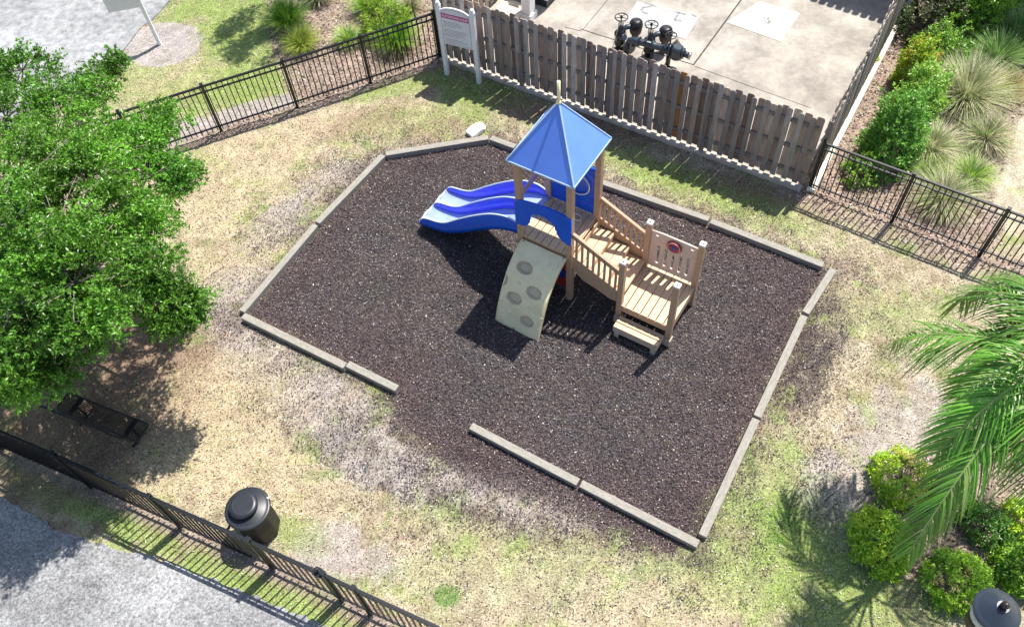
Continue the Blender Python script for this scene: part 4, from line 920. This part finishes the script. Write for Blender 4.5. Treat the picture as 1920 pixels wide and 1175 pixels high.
# ------------------------------------------------------------------ bench
BN = empty('park_bench', (-7.64, 7.83, 0), math.atan2(7.41 - 8.24, -6.81 + 8.46), 'black perforated metal bench in the shade of the oak', 'bench')
def perf_sheet(name, x0, x1, y0, y1, z, rnd, parent, fn, step=.030, bar=.009, edge=.03):
    nx_, ny_ = int((x1 - x0) / step), int((y1 - y0) / step); mb = MB()
    def add(pa, pb, w): mb.bar(fn(*pa), fn(*pb), w, .006)
    for k in range(1, nx_): 
        x = x0 + (x1 - x0) * k / nx_; c = max(0, rnd - min(x - x0, x1 - x)) * .45; add((x, y0 + c, 0), (x, y1 - c, 0), bar)
    for k in range(1, ny_): 
        y = y0 + (y1 - y0) * k / ny_; c = max(0, rnd - min(y - y0, y1 - y)) * .45; add((x0 + c, y, .001), (x1 - c, y, .001), bar)
    P = []
    for cx, cy, a0 in ((x1 - rnd, y1 - rnd, 0), (x0 + rnd, y1 - rnd, 90), (x0 + rnd, y0 + rnd, 180), (x1 - rnd, y0 + rnd, 270)):
        for k in range(6): a = math.radians(a0 + 18 * k); P.append(fn(cx + rnd * math.cos(a), cy + rnd * math.sin(a), 0))
    mb2 = MB(); P.append(P[0]); P.append(P[1]); mb2.tube(P, edge / 2, 8, caps=False)
    o = mb.build(name, M['blackmesh'], parent); mb2.build(name + '_rim', M['blackmesh'], o); return o
perf_sheet('seat', -.93, .93, -.15, .22, .45, .07, BN, lambda x, y, z: (x, y, .45 + z - .02 * (abs(y - .04) < .1)))
perf_sheet('backrest', -.93, .93, 0, .30, 0, .05, BN, lambda x, y, z: (x, -.21 - .10 * y / .3 + z, .56 + y))
for x in (-.62, .62):
    b = MB(); b.tube([(x, .20, .02), (x, .10, .02), (x, -.10, .02), (x, -.16, .02)], .024, 8); b.tube([(x, .06, .02), (x, .04, .42), (x, -.12, .42), (x, -.20, .52), (x, -.31, .86)], .024, 8); b.bar((x, -.14, .43), (x, .21, .43), .09, .02); b.build('leg_frame', M['blackmesh'], BN)

# ------------------------------------------------------------------ street lamp, seen from above in the corner
LP = empty('street_lamp', (5.42, 2.44, 0), 0, 'blue grey round topped lamp post in the lower right corner', 'street lamp')
b = MB(); b.lathe([(.10, 0), (.09, .3), (.055, .4), (.05, 2.9)], (0, 0, 0), 20); b.build('pole', M['lamp'], LP)
b = MB(); b.lathe([(.05, 2.72), (.13, 2.76), (.17, 2.86), (.19, 3.02), (.17, 3.06)], (0, 0, 0), 28); b.build('fitter', M['lampdark'], LP)
b = MB(); b.lathe([(.165, 3.05), (.205, 3.12), (.225, 3.30)], (0, 0, 0), 32); b.build('glass_shade', M['lampglass'], LP)
b = MB(); b.lathe([(.215, 3.28), (.232, 3.29), (.24, 3.36), (.265, 3.37)], (0, 0, 0), 36); b.build('collar', M['lampdark'], LP)
b = MB(); b.lathe([(.262, 3.37), (.272, 3.385), (.267, 3.40), (.235, 3.415), (.215, 3.43), (.16, 3.50), (.095, 3.545), (.08, 3.56), (.07, 3.57)], (0, 0, 0), 44); cp = b.build('lamp_top', M['lamp'], LP)
b = MB(); b.lathe([(.055, 3.56), (.03, 3.585), (.045, 3.61), (.05, 3.64), (.03, 3.67), (.008, 3.68)], (0, 0, 0), 16); b.build('finial', M['lampdark'], cp)

# ------------------------------------------------------------------ foliage
def leaf_quads(name, C, D, Nn, L, W, col, m, parent=None):
    """folded leaves: centre C, direction D, side from D x Nn"""
    D = D / np.linalg.norm(D, axis=1, keepdims=True); Sd = np.cross(D, Nn); Sd /= np.linalg.norm(Sd, axis=1, keepdims=True) + 1e-9; Up = np.cross(Sd, D)
    L = L[:, None]; W = W[:, None]
    V = np.stack([C, C + D * L * .45 + Sd * W * .5 + Up * W * .18, C + D * L, C + D * L * .45 - Sd * W * .5 + Up * W * .18], 1).reshape(-1, 3)
    b = (np.arange(len(C)) * 4)[:, None]; F = np.concatenate([b + np.array([0, 1, 2]), b + np.array([0, 2, 3])])
    return nmesh(name, V, F, m, parent, col=np.repeat(col, 4, 0))

def shoots(P0, n, length, per, rng, up=.5, out=None, spread=1.0, droop=0.0):
    """leafy shoots from points P0: returns leaf centres and directions"""
    d = rng.normal(size=(n, 3)); d[:, 2] = np.abs(d[:, 2]) * up + .05
    if out is not None: d = d * spread + out
    d /= np.linalg.norm(d, axis=1, keepdims=True); ln = rng.uniform(.5, 1.1, n) * length
    t = np.tile((np.arange(per) + .5) / per, (n, 1)); c = P0[:, None] + d[:, None] * (t * ln[:, None])[..., None]
    c[..., 2] -= droop * (t ** 2) * ln[:, None]
    dd = d[:, None] * .5 + rng.normal(size=(n, per, 3)) * .75
    return c.reshape(-1, 3), dd.reshape(-1, 3), d, ln

# live oak on the left: limbs first, then sprays of small glossy leaves at the limb ends
def oak():
    r = np.random.default_rng(3); rr = random.Random(3)
    base = Vector((-9.3, 10.2, 0)); root = empty('oak_tree', base, 0, 'large bushy green oak on the left, overhanging the lawn and the bench', 'tree')
    trunk = MB(); trunk.tube([(0, 0, -.1), (.03, .02, .6), (.1, 0, 1.3), (.12, .05, 1.9)], [.24, .19, .16, .15], 12); trunk.build('trunk', M['bark'], root)
    # clump centres: world x, y, z, radius (crown outline matched to the outermost sprays)
    cl = [
     (*(-8.42, 13.27), 4.0, .55), (*(-7.30, 12.45), 3.9, .42), (*(-8.22, 11.75), 4.2, .75), (*(-7.15, 11.10), 4.2, .75), (*(-7.10, 12.90), 3.8, .30), (*(-6.98, 13.60), 3.7, .22),
     (*(-6.24, 11.14), 3.8, .62), (*(-6.44, 10.06), 4.3, .8), (*(-7.25, 9.76), 4.6, 1.0), (*(-6.09, 12.07), 3.4, .38), (*(-5.83, 12.46), 3.2, .25), (*(-5.84, 10.75), 3.5, .6), (*(-5.57, 11.00), 3.2, .35), (*(-5.43, 11.17), 3.0, .2),
     (*(-6.50, 8.78), 4.5, 1.0), (*(-7.12, 8.40), 4.8, 1.0), (*(-5.93, 9.36), 4.0, .72), (*(-5.70, 9.88), 3.5, .45), (*(-5.74, 8.55), 3.9, .6), (*(-5.48, 8.81), 3.4, .42), (*(-5.57, 8.33), 3.2, .42), (*(-5.23, 8.43), 3.0, .35), (*(-5.08, 8.40), 2.8, .22), (*(-5.30, 8.16), 2.8, .25),
     (*(-6.16, 7.89), 4.3, .85), (*(-6.90, 7.62), 4.4, .95), (*(-6.08, 7.73), 3.7, .5), (*(-6.59, 7.33), 3.8, .6), (*(-7.24, 7.12), 3.8, .7), (*(-7.17, 7.05), 3.3, .36), (*(-6.76, 7.16), 3.2, .3), (*(-7.60, 6.97), 3.2, .4), (*(-6.12, 8.21), 4.0, .5),
     (-10.2, 8.6, 4.2, 1.1), (-10.6, 10.6, 4.6, 1.2), (-10.3, 12.4, 4.2, 1.1), (-11.4, 9.4, 3.6, 1.0), (-11.6, 11.6, 3.8, 1.0), (-9.6, 7.2, 3.5, .8), (-9.9, 13.6, 3.8, .8), (-9.0, 6.9, 3.2, .6),
    ]
    tw = MB(); lb = MB(); fork = Vector((.12, .05, 1.8)); AC, AD, ACOL = [], [], []
    for x, y, z, R in cl:
        c = Vector((x - .17, y, z)) - base
        mid = fork.lerp(c, .5) + Vector((rr.uniform(-.2, .2), rr.uniform(-.2, .2), rr.uniform(-.5, -.15)))
        lb.tube([fork, fork.lerp(mid, .5) + Vector((0, 0, .08)), mid, mid.lerp(c, .55), c], [.085, .065, .042, .026, .012], 7)
        for k in range(int(2 + 5 * R)):
            a = rr.uniform(0, 6.28); d = Vector((math.cos(a), math.sin(a), rr.uniform(.1, .9))).normalized() * R * rr.uniform(.85, 1.05); s_ = c + d * .55; e_ = c + d; kx = Vector((rr.uniform(-.08, .08), rr.uniform(-.08, .08), .02)); lb.tube([c, s_, (s_ + e_) / 2 + kx, e_, e_ + Vector((kx.y, -kx.x, 0)) * 1.2], [.008, .007, .006, .005, .003], 5)
        tone = rr.uniform(.85, 1.15); yel = rr.uniform(0, .5)
        ns = int(860 * R ** 2 + 120)
        for k in range(int(5 + 9 * R)):
            a = rr.uniform(0, 6.28); e = rr.uniform(-.3, 1.0); d = Vector((math.cos(a), math.sin(a), e * .6)).normalized() * R * rr.uniform(.6, 1.0)
            m_ = c + d * .5 + Vector((rr.uniform(-.06, .06), rr.uniform(-.06, .06), .03)); lb.tube([c, m_, c + d], [.010, .007, .003], 5)
        # points in an uneven shell; a noise field opens gaps
        ks = int(6 + 26 * R); sc = r.normal(size=(ks, 3)); sc /= np.linalg.norm(sc, axis=1, keepdims=True); sc *= (r.uniform(.2, 1, (ks, 1)) ** .5) * R; sc[:, 2] *= .62
        pickk = r.integers(0, ks, ns); p = sc[pickk] + r.normal(size=(ns, 3)) * (.085 + .06 * R) * np.array([1, 1, .7]); stone = r.uniform(.6, 1.45, ks)[pickk]
        P = p + np.array(c)
        g = vnoise((P[:, 0] + 40) * 2.6, (P[:, 1] + P[:, 2] + 40) * 2.6, 5); keep = g > .16; P, p, stone = P[keep], p[keep], stone[keep]
        out = p / (np.linalg.norm(p, axis=1, keepdims=True) + 1e-6)
        cc, dd, sd, ln = shoots(P, len(P), .17 + .05 * R, 13, r, out=out * 1.1, droop=.25)
        nc = vnoise((P[:, 0] + 40) * 3.5, (P[:, 1] + 40) * 3.5, 12); nc = np.repeat(nc * stone, 13)
        col = np.array((.11, .28, .03)) * (1 - yel * .5) + np.array((.27, .46, .04)) * yel * .5
        col = col[None] * (tone * (.66 + .85 * nc))[:, None] * r.uniform(.55, 1.5, (len(cc), 1)); 
        AC.append(cc); AD.append(dd); ACOL.append(col)
    lb.build('limbs', M['twig'], root)
    C = np.concatenate(AC); D = np.concatenate(AD); CO = np.concatenate(ACOL); nn = r.normal(size=C.shape) * .85; nn[:, 2] += .8
    print('oak leaves', len(C))
    leaf_quads('crown', C, D, nn, r.uniform(.045, .08, len(C)), r.uniform(.022, .038, len(C)), CO, M['leaf'], root)
oak()

def palm():
    r = random.Random(9); g = np.random.default_rng(9); base = Vector((6.85, 5.15, 0)); root = empty('palm_tree', base, 0, 'feathery palm on the right with long drooping fronds over the shrubs', 'palm tree')
    top = Vector((.10, .05, 4.35))
    t = MB(); t.tube([(0, 0, -.1), (.02, .01, 1), (.05, .02, 2.4), (.09, .04, 3.7), tuple(top)], [.17, .14, .13, .12, .10], 16); t.build('trunk', M['palmtrunk'], root)
    t = MB(); t.tube([tuple(top - Vector((0, 0, .5))), tuple(top), tuple(top + Vector((0, 0, .35)))], [.12, .10, .04], 12); t.build('crownshaft', M['rachis'], root)
    def frond(tip, mid, tone, leafl=.56, npair=88, brown=0.0, curl=1.0, start=.22, rise=0):
        tip, mid = Vector(tip) - base, Vector(mid) - base
        P = []
        for i in range(25):
            s = i / 24; q = top * (1 - s) ** 2 + mid * 2 * s * (1 - s) + tip * s * s; P.append(q)
        b = MB(); b.tube(P, [.024 * (1 - .85 * i / 24) + .003 for i in range(25)], 7); fr = b.build('frond', M['rachis'], root)
        N = npair * 2; vs, fs, cs = [], [], []
        nseg = 5
        for k in range(N):
            s = start + (1 - start) * (k // 2 + r.uniform(0, .6)) / npair; s = min(s, .995); i = min(23, int(s * 24)); f = s * 24 - i
            o = P[i].lerp(P[i + 1], f); tan = (P[i + 1] - P[i]).normalized(); side = tan.cross(Vector((0, 0, 1))).normalized(); upv = side.cross(tan)
            sg = 1 if k % 2 else -1
            fwd = .55 + 1.0 * s + r.uniform(-.12, .12); lift = r.choice((-.45, .1, .75)) + r.uniform(-.25, .3)
            d = (side * sg + tan * fwd + upv * lift).normalized()
            ll = leafl * (.55 + .75 * math.sin(math.pi * min(1, .18 + .82 * (s - start) / (1 - start)) ** .9)) * r.uniform(.85, 1.12); ww = .0098 * r.uniform(.75, 1.2)
            dr = (.55 + .6 * s) * curl * r.uniform(.7, 1.3)
            wv = d.cross(upv).normalized(); tint = r.uniform(.72, 1.3)
            colr = Vector((.125, .32, .035)) * tone * tint
            if r.random() < .15: colr = Vector((.26, .40, .10)) * tone
            if brown and s > 1 - brown: colr = Vector((.26, .15, .06)) * r.uniform(.7, 1.2) if r.random() < .65 else colr
            bi = len(vs)
            for j in range(nseg + 1):
                u = j / nseg; c = o + d * ll * u - Vector((0, 0, 1)) * dr * ll * u * u * .8; w = ww * (math.sin(math.pi * min(1, .12 + .88 * u)) ** .6 + .05) if j < nseg else .0006
                vs += [tuple(c - wv * w), tuple(c + wv * w)]; cc = colr * (1 - .0 * u); cs += [tuple(cc)] * 2
            for j in range(nseg): a = bi + 2 * j; fs.append((a, a + 1, a + 3, a + 2))
        nmesh('leaflets', np.array(vs), np.array(fs), M['palmleaf'], fr, col=np.array(cs), smooth=True)
    T = lambda p, z: (p[0], p[1], z)
    # tips and mid points of the fronds the photo shows
    frond(T((5.57, 6.41), 3.1), T((5.68, 5.77), 4.6), 1.05, .46, brown=.10, curl=1.3)
    frond(T((6.47, 6.69), 3.6), T((6.36, 6.42), 5.0), .85, .46, curl=1.0)
    frond(T((4.94, 3.43), 2.7), T((5.46, 4.24), 4.8), .95, .43, npair=105, curl=1.1)
    frond(T((5.31, 4.39), 3.6), T((5.64, 4.58), 5.0), 1.35, .46, npair=95, curl=.9)
    frond(T((6.36, 5.73), 3.9), T((6.52, 5.72), 5.0), .75, .42)
    frond(T((5.76, 5.06), 3.8), T((6.00, 5.04), 5.1), 1.2, .44, curl=.9)
    frond(T((6.16, 4.04), 3.7), T((5.88, 4.28), 5.1), 1.25, .46)
    frond(T((7.10, 6.75), 4.0), T((6.48, 5.77), 5.4), .8, .6)
    frond(T((6.80, 3.43), 3.3), T((5.96, 3.77), 5.2), .9, .66)
    frond(T((7.75, 3.79), 3.6), T((6.70, 4.09), 5.3), .9)
    frond(T((9.15, 5.03), 3.6), T((7.39, 4.88), 5.3), .9)
    frond(T((9.16, 6.23), 3.9), T((7.28, 5.43), 5.4), .9)
    frond(T((8.11, 6.86), 4.2), T((6.83, 5.65), 5.5), .9)
    frond(T((6.08, 5.05), 5.7), T((6.32, 4.92), 5.3), 1.1, .5)
palm()

# ---- shrubs: rounded bushes of leafy shoots
def shrub(x, y, rx, h, label, colA, colB, leaf=.05, dens=1.0, accent=None, name='shrub', group=None, wl=.5, seed=1, cat='shrub', lumps=0.45, squash=1.0):
    r = np.random.default_rng(seed); rr = random.Random(seed); root = empty(name, (x, y, 0), 0, label, cat, group)
    n = int(1500 * dens * rx * (h + rx) ); n = max(n, 120)
    p = r.normal(size=(n, 3)); p[:, 2] = np.abs(p[:, 2]) * 1.0 - .15; p /= np.linalg.norm(p, axis=1, keepdims=True)
    a = np.arctan2(p[:, 1], p[:, 0]); lump = 1 + lumps * (fbm(np.cos(a) * 1.4 + 9 + seed, np.sin(a) * 1.4 + p[:, 2] * 1.6 + 9, seed, 3, 2.4) - .5) * 2
    rad = r.uniform(.50, 1, n) ** .45
    P = np.stack([p[:, 0] * rx * rad * lump, p[:, 1] * rx * squash * rad * lump, .06 + np.clip(p[:, 2], 0, 1) * h * rad * lump * .92], -1)
    P = P[P[:, 2] > .02]; keep = vnoise(P[:, 0] * 7 + 30, P[:, 1] * 7 + P[:, 2] * 6 + 30, seed) > .30; P = P[keep]; n = len(P)
    out = P / (np.array([rx, rx, h]) ** 2); out /= np.linalg.norm(out, axis=1, keepdims=True) + 1e-6
    per = 8; cc, dd, sd, ln = shoots(P, n, leaf * 1.9, per, r, out=out * 1.1)
    sp = np.repeat(vnoise(P[:, 0] * 5 + 50, P[:, 1] * 5 + 50, seed + 3), per)[:, None]
    col = (np.array(colA) * (1 - sp) + np.array(colB) * sp) * r.uniform(.7, 1.3, (len(cc), 1))
    if accent is not None:
        am = (vnoise(np.repeat(P[:, 0], per) * 6 + 70, np.repeat(P[:, 1], per) * 6 + 70, seed + 8) > .66) & (np.repeat(P[:, 2], per) > h * .45) & (r.random(len(cc)) < .55)
        col[am] = np.array(accent) * r.uniform(.8, 1.2, (am.sum(), 1))
    st = MB()
    for k in range(10): a_ = rr.uniform(0, 6.28); q = rx * .75 * rr.random(); st.tube([(0, 0, -.02), (q * .4 * math.cos(a_), q * .4 * math.sin(a_), h * .35), (q * math.cos(a_), q * math.sin(a_), h * .75)], [.014, .010, .005], 5)
    st.build('stems', M['twig'], root)
    nn = r.normal(size=cc.shape) * .5 + np.repeat(out, per, 0) * .6; nn[:, 2] += .9
    leaf_quads('leaves', cc, dd, nn, r.uniform(.7, 1.25, len(cc)) * leaf, r.uniform(.7, 1.2, len(cc)) * leaf * wl, col, M['leaf'], root)
    return root
YG, MG, DG = (.60, .76, .05), (.33, .58, .055), (.10, .25, .03); OR = (.75, .50, .28)
shrub(*(6.35, 5.45), .52, .62, 'bright yellow green rounded shrub, nearest the sandy path under the palm', YG, MG, .045, accent=(.75, .50, .25), seed=21, dens=1.7, lumps=.22)
shrub(*(5.63, 4.40), .46, .58, 'bright green rounded shrub partly under the long lower palm frond', YG, MG, .06, seed=22, squash=1.2, dens=1.7, lumps=.22)
shrub(*(6.64, 3.68), .50, .58, 'rounded green shrub with pale orange new leaves, left of the lamp', (.44, .70, .05), MG, .048, accent=OR, seed=23, dens=1.7, lumps=.22)
shrub(*(7.42, 4.50), .36, .42, 'small darker green shrub between palm fronds and the orange leaved shrub', (.10, .25, .04), DG, .05, seed=24, dens=1.0)
shrub(*(7.72, 3.75), .42, .5, 'green shrub at the right edge, just above the lamp top', (.17, .36, .03), MG, .06, seed=25, dens=1.7, lumps=.22)
shrub(*(8.08, 4.51), .38, .5, 'bright green shrub cut by the right edge, above the shrub next to the lamp', YG, MG, .06, seed=26, dens=1.7, lumps=.22)
shrub(*(7.07, 5.04), .35, .4, 'low dark shrub in the shade of the palm crown', MG, DG, .05, seed=27, dens=.8)
# right bed
shrub(*(8.53, 12.94), .64, 1.75, 'tallest bushy green shrub, beside the wooden fence and just behind the black metal fence', (.26, .54, .08), (.13, .33, .04), .065, .95, seed=31, lumps=.6)
shrub(*(9.56, 14.17), .52, 1.35, 'light green shrub mid way up the right bed, beside the big pale grass clump', (.42, .62, .10), (.20, .44, .05), .065, .85, seed=32, lumps=.65)
shrub(*(9.78, 15.17), .38, 1.25, 'yellow green shrub with orange tints, small and upright, in the right planting bed', (.40, .52, .03), (.28, .44, .03), .07, .8, accent=(.58, .40, .06), seed=33)
shrub(*(10.61, 15.82), .60, 1.1, 'dark green shrub behind the yellow one in the right planting bed', MG, DG, .055, .9, seed=34, lumps=.65)
shrub(*(10.82, 16.96), .70, 1.2, 'dusky shrub with sparse pale leaves near the top edge, right bed', (.13, .22, .06), (.10, .11, .05), .06, .7, accent=(.45, .38, .26), seed=35, lumps=.65)
shrub(*(11.92, 17.12), .80, 1.4, 'bright green leafy shrub at the top edge of the right planting bed', (.20, .38, .03), MG, .07, .9, seed=36, lumps=.65)
shrub(*(7.80, 12.43), .40, .5, 'low green shrub at the foot of the tall bushy shrub, touching the metal fence', MG, DG, .05, .9, seed=37)
shrub(*(9.16, 16.00), .13, .18, 'tiny green sprig growing against the footing of the side wooden fence', MG, YG, .04, 1.2, seed=38)
shrub(*(13.03, 17.82), .5, 1.0, 'pale broad-leaved shrub in the top right corner', (.22, .40, .10), MG, .09, .8, seed=39)
shrub(*(-2.59, 18.84), .62, .95, 'yellow green bushy shrub among the grass clumps behind the upper left fence', (.36, .46, .03), (.20, .38, .04), .055, .9, seed=40, lumps=.6)

# ---- ornamental grass clumps
def clump(x, y, rad, h, label, cols, n=700, seed=1, lean=1.0, wd=.0075):
    r = np.random.default_rng(seed); a = r.uniform(0, 2 * np.pi, n); q = r.uniform(0, .13, n) * rad * 2; 
    bx, by = np.cos(a) * q, np.sin(a) * q; hh = h * r.uniform(.6, 1.15, n); ln = rad * r.uniform(.15, 1.1, n) * lean
    az = a + r.normal(0, .35, n); col = np.array(cols)[r.integers(0, len(cols), n)] * r.uniform(.5, 1.35, (n, 1))
    root = empty('grass_clump', (x, y, 0), 0, label, 'ornamental grass', 'ornamental grass clumps in the planting beds')
    blades('leaf_blades', bx, by, np.zeros(n), hh, ln, az, np.full(n, wd) * r.uniform(.7, 1.3, n), col, M['blade'], root, seg=5)
    dead = int(n * .3); a = r.uniform(0, 2 * np.pi, dead)
    blades('dry_blades', np.cos(a) * .06, np.sin(a) * .06, np.zeros(dead), h * r.uniform(.25, .6, dead), rad * r.uniform(.5, 1.1, dead), a, np.full(dead, wd), np.array([(.50, .42, .26)]) * r.uniform(.6, 1.2, (dead, 1)), M['blade'], root, seg=5)
    return root
G1 = [(.30, .55, .04), (.20, .44, .04), (.44, .62, .09)]; G2 = [(.66, .62, .42), (.46, .52, .24), (.76, .70, .52), (.30, .42, .12)]; G3 = [(.16, .36, .07), (.24, .42, .10), (.38, .48, .22)]; G4 = [(.58, .54, .36), (.28, .44, .10), (.66, .60, .44)]
for px_, rad, h, lab, cols, nn_, sd2 in [
    ((10.78, 14.43), 1.15, 1.0, 'largest pale blond and grey green grass clump in the right planting bed', G2, 1900, 51),
    ((9.46, 12.96), .80, .65, 'pale soft grass clump right of the tall bushy shrub', G2, 1100, 52),
    ((10.77, 13.13), .75, .60, 'grey green grass clump at the right edge of the bed, nearest the pale dirt', G4, 1000, 53),
    ((9.17, 12.30), .50, .45, 'small bright green grass tuft with dry tips, just behind the black metal fence', G1 + G2[:1], 700, 54),
    ((10.01, 12.05), .62, .55, 'green and straw grass clump between the black fence and the pale dirt', G1 + G2[:2], 900, 55),
    ((9.24, 11.52), .85, .65, 'dark striped grass clump hanging through the black metal fence', G4, 1100, 56),
    ((11.97, 15.58), .85, .8, 'dark green grass clump behind the largest pale clump', G3, 1200, 57),
    ((12.76, 16.27), .85, .9, 'deep green grass clump at the top right edge', G3, 1200, 58),
    ((11.79, 14.48), .6, .6, 'orange tinted dry grass clump at the right side of the largest pale clump', [(.50, .38, .12), (.36, .38, .10)], 600, 59),
    ((-5.21, 19.43), .72, .80, 'tall green grass clump nearest the lawn in the top bed', G1 + G3[:1], 1100, 61),
    ((-4.76, 18.50), .60, .55, 'yellow green grass clump right behind the upper left fence, by the lawn corner', [(.36, .46, .05), (.26, .42, .04), (.48, .50, .14)], 900, 62),
    ((-3.56, 18.51), .50, .45, 'low green grass clump halfway along the upper left fence', G1 + G2[:1], 700, 63),
    ((-4.42, 20.42), .55, .6, 'dry topped grass clump at the top edge of the bed', G4, 700, 64),
    ((-2.96, 19.75), .70, .7, 'wide green grass clump left of the yellow green bush', G1, 1000, 65),
    ((-2.32, 18.23), .75, .80, 'lush green grass clump pressed against the upper left fence near the sign', G1 + G3[:1], 1200, 66),
    ((-1.96, 19.72), .45, .5, 'small sparse grass clump at the top edge, left of the sign', G4, 500, 67)]:
    clump(px_[0], px_[1], rad, h, lab, cols, nn_, sd2)

# sapling stem by the sign
b = MB(); b.tube([(0, 0, 0), (.04, .02, .5), (-.02, .05, 1.1), (.03, .02, 1.9)], [.022, .018, .014, .008], 8); o = b.build('sapling', M['bark']); o.location = (-1.75, 18.15, 0); tag(o, 'thin bare sapling stem behind the upper left fence near the sign', 'sapling')

# building beyond the yard, out of the picture: its tiled eave throws the scalloped shade on the slab
bl = empty('clubhouse', (11.73, 21.18, 0), math.atan2(-1.12, 1.45), 'stucco building with a tiled eave at the far side of the concrete yard', 'building')
b = MB(); b.box((0, 1.2, 2.4), (9, 3.6, 4.8)); b.build('wall', M['stucco'], bl)
b = MB(); b.box((0, 1.0, 4.9), (9.6, 5.2, .12))
for k in range(44): b.cyl((-4.7 + .218 * k, -1.72, 4.96), (-4.7 + .218 * k, 1.0, 5.3), .09, 8)
b.build('roof', M['tile'], bl)

# tree beyond the top edge of the picture: only its shade reaches the upper left lawn
def far_tree(x, y, z, R, seed, label):
    r = np.random.default_rng(seed); root = empty('shade_tree', (x, y, 0), 0, label, 'tree')
    b = MB(); b.tube([(0, 0, -.1), (.1, 0, z * .5), (0, .1, z)], [.16, .12, .06], 10); b.build('trunk', M['bark'], root)
    p = r.normal(size=(2600, 3)); p /= np.linalg.norm(p, axis=1, keepdims=True); p *= r.uniform(.1, 1, (2600, 1)) ** .5 * R; p[:, 2] *= .6
    P = p + np.array((0, 0, z)); P = P[vnoise(P[:, 0] * 2 + 20, P[:, 1] * 2 + 20, seed) > .35]
    cc, dd, sd, ln = shoots(P, len(P), .22, 8, r); nn = r.normal(size=cc.shape) * .7; nn[:, 2] += 1
    leaf_quads('crown', cc, dd, nn, r.uniform(.06, .09, len(cc)), r.uniform(.03, .045, len(cc)), np.array([(.09, .2, .03)]) * r.uniform(.7, 1.3, (len(cc), 1)), M['leaf'], root)
far_tree(-3.7, 21.3, 6.0, 1.25, 5, 'small leafy tree beyond the top bed that shades the upper left lawn')
